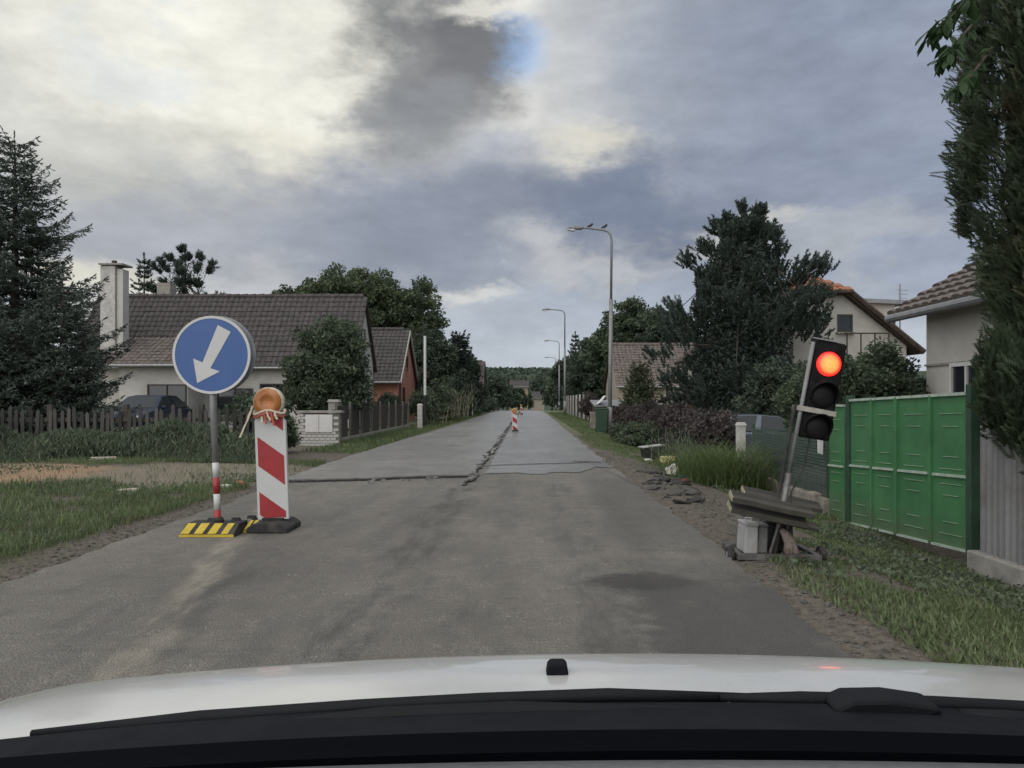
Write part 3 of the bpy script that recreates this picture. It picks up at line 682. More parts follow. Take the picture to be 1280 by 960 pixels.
# --- near house right, eaves to the road
xw = 7.0; D0 = xw*F/(1158-CX); bI = Vector((xw+2.5, D0-4, -.36)); hI = thing('near_house', 'cream house with weathered tiled roof behind the green gate', 'house', bI)
ze = PZ(393, 13.9)-bI.z; y_far = D0-bI.y; y_near = -6.5; slp = .59
b = MB(); b.prism([(-2.5, -.2), (2.5, -.2), (2.5, ze+.1), (0, ze+.1+slp*2.4), (-2.5, ze+.12)], 'y', y_near, y_far); b.obj('wall', 'plaster_pale', hI)
b = MB(); b.box((-2.515, (y_near+y_far)/2, PZ(457, D0)-bI.z), (.05, y_far-y_near, .035)); b.obj('wall_band', 'concrete', hI)
r = MB(); ex = -2.5-.48; zz = ze-.02
slab(r, (ex, y_near-.3, zz), (ex, y_far+.28, zz), (0, y_far+.28, zz-ex*slp), (0, y_near-.3, zz-ex*slp), .09)
slab(r, (0.003, y_near-.3, zz-ex*slp), (0.003, y_far+.28, zz-ex*slp), (-ex, y_far+.28, zz), (-ex, y_near-.3, zz), .09)
roI = r.obj('roof', 'timber_dark', hI)
sv = Vector((-ex, 0, -ex*slp)); tile_field(roI, (ex-.05, y_far+.30, zz-.005), (0, -1, 0), sv, 16, 11, 'tile_weathered', .30, sv.length/11, single=True, seed=14, rec=.045)
MB().tube([(ex-.05, y_near-.3, zz-.06), (ex-.05, y_far+.3, zz-.06)], .075, 10).obj('gutter', 'zinc', roI)
wz0, wz1 = PZ(492, 12.2)-bI.z-.6, PZ(452, 12.2)-bI.z
wy_ = xw*F/(1205-CX)-bI.y-.12
window(hI, (-2.512, wy_, (wz0+wz1)/2), .95, wz1-wz0, (-1, 0, 0), 'frame_white', 1)

# ================================================================== FENCES
mat('wood_grey', (.15, .14, .125), .3, 6, .9, .2, sc=(1, 1, .12), bump=.6)
mat('wood_dark', (.075, .068, .058), .35, 6, .9, .2, sc=(1, 1, .12), bump=.6)
t = NT('wood_random')
oi = t.n('ShaderNodeObjectInfo')
t.bump(t.noise(8, 5, .7, (6, 6, 1)), .6, .01)
t.fin(t.mix(oi.outputs['Random'], (.035, .035, .033), (.11, .106, .096)), .9, .2)
# picket fence in front of the long house
DF = 16.6; xa, xb = PX(-35, DF), PX(345, DF); pf = thing('picket_fence', 'old grey wooden picket fence behind tall weeds', 'fence', ((xa+xb)/2, DF, .03))
b = MB(); b.prism([(-.037, 0), (.037, 0), (.037, .98), (0, 1.04), (-.037, .98)], 'y', -.011, .011); me = b.mesh('picket', 'wood_random')
rs = random.Random(7); x = xa
while x < xb:
    shared('picket', me, pf, (x-(xa+xb)/2, -.035+rs.uniform(-.01, .01), rs.uniform(-.03, .05)), (rs.uniform(-.02, .02), rs.uniform(-.05, .05), rs.uniform(-.1, .1)), (1, 1, rs.uniform(.92, 1.06)))
    x += .135+rs.uniform(-.015, .02)
for z in (.30, .80): MB().box((0, .02, z), (xb-xa, .045, .08)).obj('rail', 'wood_dark', pf)
for k in range(5): MB().box((-(xb-xa)/2+(xb-xa)*k/4, .09, .55), (.10, .10, 1.15)).obj('post', 'wood_dark', pf)
# brick pillar wall with meter cabinet
p = G(399, 558); D = p.y; w = 1.12; wl_ = thing('brick_meter_wall', 'white brick wall with flat meter cabinet doors beside the fence', 'wall', (p.x, D+.12, 0))
hB_ = PZ(516, D); b = MB(); b.box((0, 0, hB_/2-.02), (w-.02, .24, hB_)); b.obj('core', 'mortar', wl_)
MB().box((0, 0, hB_+.03), (w+.1, .34, .06)).obj('coping', 'concrete', wl_)
b = MB(); b.box((0, 0, 0), (.135, .03, .068)); me = b.mesh('brick', 'brick_white'); b2 = MB(); b2.box((0, 0, 0), (.062, .03, .068)); me2 = b2.mesh('brick', 'brick_white')
rows = int(hB_/.08)
for r_ in range(rows):
    z = .045+r_*.08; off = 0 if r_ % 2 else .0725
    x = -w/2+.07
    cab = z > hB_*.42 and z < hB_-.04
    if r_ % 2: shared('brick', me2, wl_, (-w/2+.035, -.118+rs.uniform(-.003, .003), z))
    x = -w/2+.07+(.0725 if r_ % 2 else 0)
    while x < w/2-.06:
        if not (cab and -.40 < x < .40): shared('brick', me, wl_, (x, -.118+rs.uniform(-.004, .004), z), (0, 0, rs.uniform(-.01, .01)))
        x += .145
cz0, cz1 = hB_*.42, hB_-.05
for sx in (-1, 1): MB().box((sx*.185, -.135, (cz0+cz1)/2), (.36, .05, cz1-cz0)).obj('cabinet_door', 'frame_white', wl_, bevel=.006)
pp = W(404+14, 510, D+1.2); cp = thing('concrete_post', 'squat concrete gatepost just behind the brick meter wall', 'post', (pp.x, pp.y, 0))
MB().box((0, 0, .6), (.28, .28, 1.2)).obj('shaft', 'concrete', cp, bevel=.01); MB().box((0, 0, 1.23), (.34, .34, .07), None, (.8, .8)).obj('cap', 'concrete', cp)
# roadside fence: light posts, dark boards
fx = -5.35; ys_ = [21.6+k*1.62 for k in range(9)]
rf = thing('roadside_fence', 'dark board fence with pale posts along the left road verge', 'fence', (fx, 28, .05))
bd = MB(); bd.box((0, 0, .55), (.022, .115, .98)); me = bd.mesh('board', 'wood_dark'); ps = MB(); ps.box((0, 0, .58), (.065, .065, 1.18)); mep = ps.mesh('post', 'wood_grey')
for k, y in enumerate(ys_):
    shared('post', mep, rf, (.02, y-28, rs.uniform(-.04, .03)), (0, rs.uniform(-.02, .02), 0))
    if k < len(ys_)-1:
        for j in range(11): shared('board', me, rf, (-.03, y-28+.15+j*.132, rs.uniform(-.03, .03)))
for z in (.3, .9): MB().box((-.06, 0, z), (.04, 13.2, .07)).obj('rail', 'wood_grey', rf)
MB().box((.0, 0, .02), (.16, 13.2, .18)).obj('plinth', 'concrete', rf)
# concrete stub post and white topped pole
p = G(525, 537); cp = thing('stub_post', 'thick pale concrete post at the end of the roadside fence', 'post', (p.x, p.y, 0))
MB().box((0, 0, .52), (.20, .20, 1.04)).obj('shaft', 'concrete_light', cp, bevel=.015); MB().box((0, 0, 1.06), (.24, .24, .07), None, (.6, .6)).obj('cap', 'concrete_light', cp)
p = G(529, 535); po = thing('pole', 'slim white and black pole rising behind the concrete post', 'pole', (p.x, p.y+.6, 0)); Dp = p.y+.6
mat('paint_white', (.60, .60, .58), .08, 5, .6, .4, bump=.1, dirt=(.35, .34, .32), damt=.4); mat('paint_black', (.02, .02, .021), .2, 5, .55, .4, bump=.1)
MB().tube([(0, 0, 0), (0, 0, PZ(494, Dp))], .07, 10).obj('lower_shaft', 'paint_black', po)
MB().tube([(0, 0, PZ(494, Dp)), (0, 0, PZ(420, Dp))], .06, 10).obj('upper_shaft', 'paint_white', po)
MB().tube([(-.085, .1, 0), (-.085, .1, PZ(402, Dp))], .035, 8).obj('stay', 'paint_black', po)

# --- right side: mesh fence with strip infill, on a stone footing
XF = 4.2
yf0, yf1 = XF*F/(1037-CX), XF*F/(940-CX)
mat('strip_green', (.085, .105, .095), .2, 9, .55, .35, bump=.1); mat('steel_green', (.03, .065, .04), .2, 6, .5, .4, bump=.1)
mf = thing('mesh_fence', 'grey green strip filled mesh fence on stone footing beside gate', 'fence', (XF, (yf0+yf1)/2, -.36)); Lf = yf1-yf0
b = MB()
for k in range(18): b.box((rs.uniform(-.004, .004), 0, .28+k*.046), (.008, Lf, .036), Matrix.Rotation(.25, 3, 'Y'))
o = b.obj('infill_strips', 'strip_green', mf); o['kind'] = 'stuff'
b = MB(); nw = int(Lf/.05)
for k in range(nw): b.box((-.016, -Lf/2+k*.05, .68), (.004, .004, .88))
o = b.obj('wires', 'steel_green', mf); o['kind'] = 'stuff'
for k in range(3): MB().tube([(.03, -Lf/2+Lf*k/2, 0), (.03, -Lf/2+Lf*k/2, 1.16)], .024, 8).obj('post', 'steel_green', mf)
mat('stone', (.24, .22, .185), .3, 5, .9, .2, bump=.7, bd=.02)
y = -Lf/2; k = 0
while y < Lf/2:
    ln_ = rs.uniform(.18, .38); b = MB(); b.box((-.02+rs.uniform(-.03, .03), y+ln_/2, .11), (.22, ln_-.02, .30+rs.uniform(-.04, .04)), Matrix.Rotation(rs.uniform(-.06, .06), 3, 'X'), (.8, .9)); b.obj('stone', 'stone', mf, bevel=.02); y += ln_
p = W(926, 530, XF*F/(926-CX)); wp = thing('white_post', 'white painted concrete fence post beside tall grass', 'post', (p.x, p.y, -.36))
MB().box((0, 0, .55), (.16, .16, 1.14)).obj('shaft', 'concrete_light', wp, bevel=.01); MB().box((0, 0, 1.14), (.19, .19, .06), None, (.7, .7)).obj('cap', 'concrete_light', wp)
p = W(1030, 555, XF*F/(1030-CX)-.05)
wb_ = MB(); wb_.prism([(-.035, -.13), (.03, -.15), (.035, .15), (-.02, .16), (-.04, .1)], 'y', -.02, .02)
o = wb_.obj('white_plaque', 'paint_white', None, bevel=.004, loc=(p.x-.05, p.y, p.z)); tag(o, 'narrow white plate fixed at the end of the mesh fence', 'plate')

# --- green sheet metal gate
t = NT('gate_green')
n1 = t.noise(2.2, 5); n2 = t.noise(22, 4, .7)
col = t.mix(t.step(n1, .3, .7), (.046, .150, .062), (.064, .195, .080))
col = t.mix(t.math('MULTIPLY', t.step(n2, .62, .74), .45), col, (.10, .13, .085))
col = t.mix(t.math('MULTIPLY', t.step(t.noise(1.3, 6, .75, (1, 1, .5)), .52, .68), .35), col, (.085, .20, .09))
sz_ = t.n('ShaderNodeSeparateXYZ'); t.lk(t.obj, sz_.inputs[0])
mud = t.math('MULTIPLY', t.step(t.math('ADD', sz_.outputs[2], t.math('MULTIPLY', t.noise(7, 5, .7), .5)), .75, .35), .5); col = t.mix(mud, col, (.12, .125, .085))
col = t.mix(t.math('MULTIPLY', t.step(t.noise(16, 6, .8), .66, .74), .8), col, (.12, .07, .04))
t.bump(t.noise(2.2, 3), .5, .03); t.fin(col, .5, .35)
mat('gate_edge', (.40, .46, .39), .15, 20, .5, .4, bump=.1, dirt=(.10, .22, .11), dscale=9, damt=.7); mat('gate_rib', (.22, .33, .22), .2, 20, .5, .4, bump=.1)
yg = [XF*F/(x-CX) for x in (1062, 1091, 1122, 1165, 1215)]
def gz0(y): return -.20+(y-7.3)*(-.16/2.8)
def gz1(y): return 1.30+(y-7.3)*(-.07/2.8)
gt = thing('green_gate', 'wide green sheet metal double gate with embossed panels', 'gate', (XF, 8.7, -.36))
def gate_leaf(root, ya, yb, oy, top=None):
    """pressed sheet panel between depths ya (far) and yb (near)"""
    zlo, zhi = (gz0(ya)+gz0(yb))/2+.36, ((gz1(ya)+gz1(yb))/2 if top is None else top)+.36
    sh = (gz1(yb)-gz1(ya))/2
    def q(yy): return (gz0(yy)+.36, (gz1(yy) if top is None else top)+.36)
    b = MB(); (a0, a1), (b0, b1) = q(ya), q(yb)
    b.add([(0, ya-oy, a0), (0, yb-oy, b0), (0, yb-oy, b1), (0, ya-oy, a1), (.02, ya-oy, a0), (.02, yb-oy, b0), (.02, yb-oy, b1), (.02, ya-oy, a1)],
          [(0, 1, 2, 3), (7, 6, 5, 4), (0, 4, 5, 1), (1, 5, 6, 2), (2, 6, 7, 3), (3, 7, 4, 0)])
    pn = b.obj('panel', 'gate_green', root)
    w_ = ya-yb
    for fz, short in ((.885, 0), (.80, 1), (.60, 1), (.52, 0), (.42, 0), (.345, 1), (.17, 1), (.09, 0)):
        m_ = .2 if not short else .3
        pts = []
        for s in (m_, 1-m_):
            yy = ya+(yb-ya)*s; z0, z1 = q(yy); pts.append((-.006, yy-oy, z0+(z1-z0)*fz))
        MB().tube(pts, .0042, 6).obj('embossed_rib', 'gate_rib', pn)
    rail = MB(); z0, z1 = q(ya); z2, z3 = q(yb); k_ = .515
    rail.add([(-.03, ya-oy-.03, z0+(z1-z0)*.47), (-.03, yb-oy+.03, z2+(z3-z2)*.47), (-.03, yb-oy+.03, z2+(z3-z2)*.475+.018), (-.03, ya-oy-.03, z0+(z1-z0)*.475+.018),
              (-.001, ya-oy-.03, z0+(z1-z0)*.47), (-.001, yb-oy+.03, z2+(z3-z2)*.47), (-.001, yb-oy+.03, z2+(z3-z2)*.475+.018), (-.001, ya-oy-.03, z0+(z1-z0)*.475+.018)],
             [(0, 1, 2, 3), (7, 6, 5, 4), (0, 4, 5, 1), (1, 5, 6, 2), (2, 6, 7, 3), (3, 7, 4, 0)])
    rail.obj('middle_rail', 'gate_edge', root)
    for zf, nm, h in ((1, 'top_trim', .030), (0, 'bottom_trim', .022)):
        tr = MB(); za = (a1 if zf else a0); zb2 = (b1 if zf else b0)
        vs = []
        for xx in (-.03, .035):
            vs += [(xx, ya-oy-.012, za), (xx, yb-oy+.012, zb2), (xx, yb-oy+.012, zb2+h), (xx, ya-oy-.012, za+h)]
        tr.add(vs, [(0, 1, 2, 3), (7, 6, 5, 4), (0, 4, 5, 1), (1, 5, 6, 2), (2, 6, 7, 3), (3, 7, 4, 0)]); tr.obj(nm, 'gate_edge', root)
for i in range(4): gate_leaf(gt, yg[i]-.02, yg[i+1]+.02, 8.7)
for i, y in enumerate(yg):
    big = i in (0, 4); w_ = .09 if big else (.055 if i == 2 else .035)
    z0, z1 = (-.02 if big else gz0(y)+.365), gz1(y)+.36+(.08 if i == 0 else .10 if i == 4 else .012)
    MB().box((.0 if not big else .01, y-8.7, (z0+z1)/2), (.05+w_*.5, w_, z1-z0)).obj('post' if big else 'stile', 'gate_green' if not big else 'steel_green', gt, bevel=.005)
wk = thing('wicket_gate', 'narrow green metal wicket beside the double gate', 'gate', (XF, 10.5, -.36))
ya, yb = XF*F/(1036-CX), XF*F/(1056-CX); gate_leaf(wk, ya, yb, 10.5, 1.16)
MB().box((.01, ya-10.5+.03, .75), (.05, .05, 1.5)).obj('post', 'steel_green', wk)
# --- corrugated sheet fence on a concrete base
mat('corrugated', (.22, .225, .22), .18, 4, .55, .4, .25, bump=.15, sc=(1, 1, .2), dirt=(.13, .10, .08), dscale=2, damt=.6)
cf = thing('corrugated_fence', 'grey corrugated sheet fence on concrete base beside green gate', 'fence', (XF, 5.5, -.36))
y0 = yg[4]-.13
for k in range(5):
    b = MB(); ns = 48; wsh = .80
    for i in range(ns+1):
        yy = y0-k*wsh-wsh*i/ns*1.02; xx = .036*math.sin(i/ns*2*math.pi*9)+.004*(k % 2)
        b.v += [(xx, yy-5.5, .20), (xx, yy-5.5, 1.56+.01*(k % 3))]
    b.f = [(2*i, 2*i+2, 2*i+3, 2*i+1) for i in range(ns)]
    b.obj('sheet', 'corrugated', cf, smooth=True)
for z in (.45, 1.35): MB().box((.07, y0-5.5-2.0, z), (.05, 4.1, .05)).obj('rail', 'steel_green', cf)
for k in range(4): MB().box((.12, y0-5.5-.05-k*1.3, .8), (.06, .06, 1.6)).obj('post', 'steel_green', cf)
MB().box((.0, y0-5.5-2.05, .085), (.20, 4.2, .25)).obj('base_wall', 'concrete', cf, bevel=.015)

# --- grey board fence further up on the right
gf = thing('grey_fence', 'weathered grey board fence on the far right verge', 'fence', (3.6, 52, -.02))
b = MB(); b.box((0, 0, .72), (.03, .42, 1.35)); me = b.mesh('panel', 'wood_random')
gy0, gy1 = 3.6*F/(737-CX), 3.6*F/(706-CX)
y = gy0
while y < gy1:
    shared('panel', me, gf, (0, y-52, rs.uniform(-.05, .08)), (0, 0, rs.uniform(-.04, .04)), (1, 1, rs.uniform(.95, 1.1))); y += .46
for k in range(9):
    MB().box((-.06, gy0-52+(gy1-gy0)*k/8, .8), (.12, .12, 1.7)).obj('post', 'concrete_light', gf)

# ================================================================== STREET FURNITURE
mat('galvanised', (.30, .305, .31), .12, 9, .5, .45, .35, bump=.1, dirt=(.20, .19, .17), dscale=3)
mat('sign_blue', (.036, .098, .28), .06, 3, .35, .45, bump=.03, dirt=(.05, .10, .27), dscale=3, damt=.5)
mat('sign_white', (.54, .545, .53), .05, 4, .4, .4, bump=.03, dirt=(.42, .42, .40), dscale=4, damt=.4)
mat('sign_red', (.33, .028, .032), .12, 6, .4, .4, bump=.05, dirt=(.22, .05, .045), dscale=5)
mat('rubber', (.035, .034, .033), .3, 12, .8, .3, bump=.4, dirt=(.10, .095, .085), dscale=6, damt=.6)
mat('yellow_paint', (.52, .38, .035), .15, 12, .6, .35, bump=.2, dirt=(.20, .16, .05), dscale=7, damt=.6)
mat('tape', (.60, .52, .40), .2, 30, .6, .3, bump=.1); mat('tape_red', (.42, .10, .08), .2, 30, .6, .3, bump=.1)
t = NT('amber_lens'); t.bump(t.noise(60, 2), .2, .003); t.fin(t.mix(t.step(t.noise(9, 3), .35, .65), (.36, .13, .035), (.50, .20, .06)), .35, .5)
def lod(root, loc): root.location = loc

# --- blue keep-left sign
p = G(273, 667); D = p.y; sc = D/F
sg = thing('keep_left_sign', 'round blue sign with white down-left arrow on striped pole', 'sign', (p.x, D, 0))
lean = Matrix.Rotation(math.atan2(-7*1.0, 170), 3, 'Y')          # pole leans a little to the left
def pl(z): return lean @ Vector((0, 0, z))
zc = PZ(444, D); zt = PZ(420, D)
MB().tube([pl(PZ(578, D)), pl(zt)], .030, 12).obj('pole', 'galvanised', sg, smooth=True)
zs = [PZ(y, D) for y in (664, 637, 617, 597, 578)]
for k in range(4): MB().tube([pl(zs[k]), pl(zs[k+1]-.0005)], .0302 if k % 2 else .0306, 12).obj('pole_band', 'sign_red' if k in (0, 2) else 'sign_white', sg, smooth=True)
cpos = Vector((PX(267, D)-p.x, -.045, zc)); Mr = Matrix.Translation(cpos) @ Matrix.Rotation(R(90), 4, 'X')
rad = 48.5*sc
dsk = MB().lathe([(rad*.955, -.004), (rad*.955, .004)], 48, Mr).obj('disc', 'sign_blue', sg)
b = MB(); prof = [(rad*.935, -.006), (rad, -.010), (rad, .008), (rad*.935, .0075)]
for r_, z_ in prof:
    for k in range(48): b.v.append(tuple(Mr @ Vector((r_*math.cos(k*math.pi/24), r_*math.sin(k*math.pi/24), z_))))
for i in range(4):
    for k in range(48): b.f.append((i*48+k, i*48+(k+1) % 48, ((i+1) % 4)*48+(k+1) % 48, ((i+1) % 4)*48+k))
b.obj('rim', 'sign_white', dsk)
arrow = [(275, 407), (291, 415.5), (265.8, 460.5), (277.5, 464.5), (249.5, 479), (244.5, 448.5), (256, 453.5)]
MB().prism([((x-267)*sc+cpos.x, (444-y)*sc+zc) for x, y in arrow], 'y', cpos.y-.0075, cpos.y-.0045).obj('arrow', 'sign_white', dsk)
Mb = Matrix.Translation(Vector((cpos.x+2.2*sc, .05, zc+1.2*sc))) @ Matrix.Rotation(R(90), 4, 'X')
MB().lathe([(rad*.96, -.004), (rad, .0), (rad*.99, .006)], 48, Mb).obj('rear_disc', 'galvanised', sg)
for z in (zc-.13, zc+.1): MB().box(pl(z)+Vector((0, -.008, 0)), (.14, .075, .03)).obj('clamp', 'galvanised', sg)
# striped foot: two ribbed wedge blocks
bw = 66*sc; bh = .105
def foot(cx, cy, w, d, h, name):
    b = MB(); b.prism([(cy-d/2, 0), (cy+d/2, 0), (cy+d/2, h), (cy+d/2-.04, h), (cy-d/2+.15, h), (cy-d/2, .028)], 'x', cx-w/2, cx+w/2)
    o = b.obj(name, 'rubber', sg, bevel=.006); n = 4
    sl_ = Vector((0, .15, h-.028)); ns = Vector((0, -(h-.028), .15)).normalized()
    for k in range(n):
        xw_ = w/n; x0 = cx-w/2+xw_*k+xw_*.06; x1 = x0+xw_*(.62 if k < n-1 else .5); off = ns*.004; sk = .012
        A = Vector((x0, cy-d/2+.004, .030))+off; Bv = Vector((x1, cy-d/2+.004, .030))+off; C_ = Vector((x1+sk, cy-d/2+.146, h-.002))+off; D_ = Vector((x0+sk, cy-d/2+.146, h-.002))+off
        m_ = MB(); slab(m_, A, Bv, C_, D_, .003); m_.obj('stripe', 'yellow_paint', o)
    MB().box((cx, cy-d/2-.002, .014), (w+.004, .004, .024)).obj('edge_stripe', 'yellow_paint', o)
    return o
foot(-.03, -.02, bw, .36, bh, 'foot_block'); foot(bw*.70-.02, .20, bw*.42, .34, bh*.92, 'side_block')
for dx, dy in ((-.10, .1), (.12, .12), (.22, .26)): MB().box((dx, dy, bh+.012), (.09, .05, .03), None, (.7, .7)).obj('lug', 'rubber', sg)
MB().lathe([(.05, bh-.005), (.05, bh+.03), (.036, bh+.05)], 12).obj('socket', 'rubber', sg)

# --- red and white guide board with amber lamp
p = G(343, 662); D = p.y; sc = D/F
def guide_board(name, label, loc, detail=True):
    """board 1.03 m tall, local x right, z up, face towards -y"""
    g = thing(name, label, 'guide board', loc)
    tl = Matrix.Rotation(-.035, 3, 'Y'); h0, h1, w = .10, 1.13, .30
    def T(x, z, y=0): return tl @ Vector((x, y, z))
    out = [(-w/2, h0), (w/2, h0), (w/2, h1-.09), (w/2-.05, h1-.02), (w/2-.09, h1), (-w/2+.07, h1), (-w/2+.02, h1-.03), (-w/2, h1-.08)]
    b = MB(); b.prism([(T(x, z).x, T(x, z).z) for x, z in out], 'y', -.022, .022); bo = b.obj('board', 'sign_white', g, bevel=.006)
    wi = .25; sl_ = -.76                     # stripes fall towards the right
    def stripe(z0, z1, lo, hi):
        pts = [(-wi/2, z0), (wi/2, z0+sl_*wi), (wi/2, z1+sl_*wi), (-wi/2, z1)]
        res = []                                # clip to lo..hi
        for cl, sgn in ((lo, 1), (hi, -1)):
            res = []
            for i in range(len(pts)):
                a, c_ = pts[i], pts[(i+1) % len(pts)]; da, dc = sgn*(a[1]-cl), sgn*(c_[1]-cl)
                if da >= 0: res.append(a)
                if da*dc < 0:
                    k = da/(da-dc); res.append((a[0]+(c_[0]-a[0])*k, a[1]+(c_[1]-a[1])*k))
            pts = res
        return pts
    for z0, z1 in ((.20-.05, .37), (.62, .90), (1.14, 1.42)):
        q = stripe(z0, z1, h0+.02, h1-.035)
        if len(q) < 3: continue
        m_ = MB(); m_.prism([(T(x, z).x, T(x, z).z) for x, z in q], 'y', -.0245, -.0215); m_.obj('red_stripe', 'sign_red', bo)
    b = MB(); b.prism([(-.19, 0), (.19, 0), (.19, .05), (.12, .095), (-.12, .095), (-.19, .05)], 'y', -.23, .23); fo = b.obj('rubber_foot', 'rubber', g, bevel=.012)
    MB().box((.0, -.02, .103), (.20, .09, .03)).obj('socket', 'rubber', fo)
    # lamp
    lc = T(.0, h1+.10, 0); lr = .132; Ml = Matrix.Translation(lc+Vector((-.005, -.06, 0))) @ Matrix.Rotation(R(90), 4, 'X')
    ln_ = MB().lathe([(lr*1.0, -.05), (lr, .0), (lr*.95, .012), (lr*.72, .024), (lr*.45, .030), (lr*.43, .026), (.004, .028)], 32, Ml).obj('amber_lamp', 'amber_lens', g, smooth=True)
    b = MB().lathe([(lr*1.02, -.10), (lr*1.09, -.085), (lr*1.09, -.02), (lr*1.02, -.012)], 32, Ml); b.obj('lamp_ring', 'yellow_paint' if not detail else 'tape', ln_, smooth=True)
    MB().box(T(0, h1+.0, -.01), (.16, .10, .12), None, (.8, .8)).obj('lamp_bracket', 'yellow_paint', ln_, bevel=.01)
    if detail:
        rs_ = random.Random(2)
        for k in range(7):
            x0 = -.14+.035*k if k > 1 else -.15
            pts = []
            L_2 = (.22, .30, .10, .12, .09, .14, .08)[k]
            for j in range(7): pts.append(T(x0-.10*(j/6)**1.3*(1 if k < 2 else -.1)*(1+.3*k)+rs_.uniform(-.006, .006), h1+.05-L_2*(j/6)**1.1+(.02 if k < 2 else -.04), -.05-.01*k))
            b = MB(); wd_ = .010
            for q in pts: b.v += [tuple(q+Vector((-wd_, 0, 0))), tuple(q+Vector((wd_, -.004, .004))), tuple(q+Vector((wd_, .002, .004))), tuple(q+Vector((-wd_, .006, 0)))]
            for j in range(6):
                for e_ in range(4): b.f.append((j*4+e_, j*4+(e_+1) % 4, j*4+4+(e_+1) % 4, j*4+4+e_))
            b.obj('tape_ribbon', 'tape' if k not in (3, 5) else 'tape_red', g)
        ring = [T(.15*math.cos(a), h1+.005+.018*math.sin(3*a), -.02+.06*math.sin(a)) for a in np.linspace(0, 2*math.pi, 20)]
        MB().tube(ring, .014, 6).obj('tape_wrap', 'tape', g)
        MB().tube([q+Vector((0, 0, -.03)) for q in ring], .010, 6).obj('tape_wrap', 'tape_red', g)
    return g
guide_board('guide_board', 'leaning red-white striped guide board with taped amber lamp', (p.x, D, 0))
p = G(644, 541); o = guide_board('guide_board', 'distant guide board on the lane joint beyond the milled edge', (p.x, p.y, 0.05), False); o.scale = (.68, .68, .64)
p = G(652, 519); guide_board('guide_board', 'tiny far guide board near the crest of the road', (p.x, p.y, 0.05), False).scale = (.64, .64, .62)

# --- lamp posts
mat('lamp_grey', (.22, .225, .22), .15, 6, .55, .4, .3, bump=.1); t = NT('lamp_glass'); t.fin((.55, .56, .56), .25, .5)
def lamp_post(name):
    lp = thing(name, 'x', 'street lamp'); h = 8.45
    MB().tube([(0, 0, 0), (0, 0, 5.6)], [.085, .080], 12).obj('pole', 'lamp_grey', lp, smooth=True)
    MB().tube([(0, 0, 0), (0, 0, 1.15)], [.115, .11], 12).obj('pole_base', 'lamp_grey', lp, smooth=True)
    arm = [(0, 0, 5.55), (0, 0, h-.45), (-.04, 0, h-.2), (-.16, 0, h-.06), (-.34, 0, h), (-.9, 0, h+.06), (-1.25, 0, h+.08)]
    MB().tube(arm, [.055, .05, .048, .045, .043, .04, .038], 10).obj('arm', 'lamp_grey', lp, smooth=True)
    hd = MB(); hd.prism([(-1.20, h+.02), (-1.2, h+.13), (-1.5, h+.15), (-1.80, h+.09), (-1.84, h+.03), (-1.6, h+.01)], 'y', -.13, .13); ho = hd.obj('lamp_head', 'lamp_grey', lp, bevel=.03)
    g_ = MB(); g_.prism([(-1.50, h+.012), (-1.83, h+.03), (-1.80, h-.03), (-1.62, h-.07), (-1.52, h-.04)], 'y', -.11, .11); g_.obj('diffuser', 'lamp_glass', ho, bevel=.02)
    return lp
lamps = [(762, 32.0, 'tall street lamp with two birds on its arm'), (706, 62.5, 'second street lamp past the grey board fence'),
         (699, 94, 'third street lamp rising above the right-hand trees'), (695, 124, 'fourth street lamp along the right verge, far off'), (690, 155, 'last tiny street lamp before the wooded hill')]
l0 = lamp_post('street_lamp')
for i, (x, D, lab) in enumerate(lamps):
    o = l0 if i == 0 else copy_tree(l0)
    o.location = (PX(x, D), D, float(ground_z(PX(x, D), D))); o.rotation_euler = (0, R(.6) if i == 0 else 0, 0); o['label'] = lab; o['group'] = 'street lamps along the right verge'
mat('feather', (.05, .05, .055), .3, 30, .7, .3)
for (x, lab) in ((737, 'small dark bird perched near the lamp head'), (755, 'small dark bird perched near the bend of the lamp arm')):
    q = W(x, 280, 32.0); b = MB()
    b.tube([(-.13, 0, .02), (-.06, 0, .055), (.02, 0, .09), (.09, 0, .13), (.12, 0, .155), (.155, 0, .16)], [.012, .035, .055, .048, .03, .006], 8)
    b.tube([(.07, 0, .12), (.10, 0, .17), (.13, 0, .185)], [.03, .034, .015], 8); b.tube([(.01, .01, .05), (.01, .01, -.0)], .006, 5)
    o = b.obj('bird', 'feather', None, True, loc=(q.x, q.y-.0, 8.45+float(ground_z(PX(762, 32), 32))+(.058 if x > 745 else .095))); tag(o, lab, 'bird')

# --- leaning temporary traffic light on a hand trolley
mat('housing', (.008, .008, .009), .25, 9, .8, .15, bump=.15, dirt=(.03, .03, .03), dscale=6); mat('steel_worn', (.16, .155, .15), .3, 10, .55, .4, .5, bump=.2, dirt=(.13, .075, .045), dscale=7, damt=.7)
mat('lens_off', (.010, .009, .009), .2, 5, .5, .2, bump=.0)
t = NT('red_light')
d_ = t.n('ShaderNodeVectorMath', operation='LENGTH'); t.lk(t.obj, d_.inputs[0])
em = t.mix(t.step(d_.outputs['Value'], .03, .092), (1.0, .42, .10), (1.0, .018, .012)); vo = t.n('ShaderNodeTexVoronoi'); vo.inputs['Scale'].default_value = 240; t.lk(t.obj, vo.inputs['Vector'])
em = t.mix(t.math('MULTIPLY', t.step(vo.outputs['Distance'], .2, .7), t.step(d_.outputs['Value'], .085, .05)), em, (1.0, .10, .02))
t.fin((.3, .01, .01), .3, .4); t.lk(em, t.p.inputs['Emission Color']); t.p.inputs['Emission Strength'].default_value = 1.6
gzl = -.05; D = 6.28; sc = D/F; p0 = W(966, 692, D); p0.z = max(p0.z, gzl+.02)
tl = thing('traffic_light', 'leaning temporary traffic light showing red, on hand trolley', 'traffic light', (p0.x, D, gzl))
Tm = Matrix.Rotation(math.atan2(51, 275), 4, 'Y')
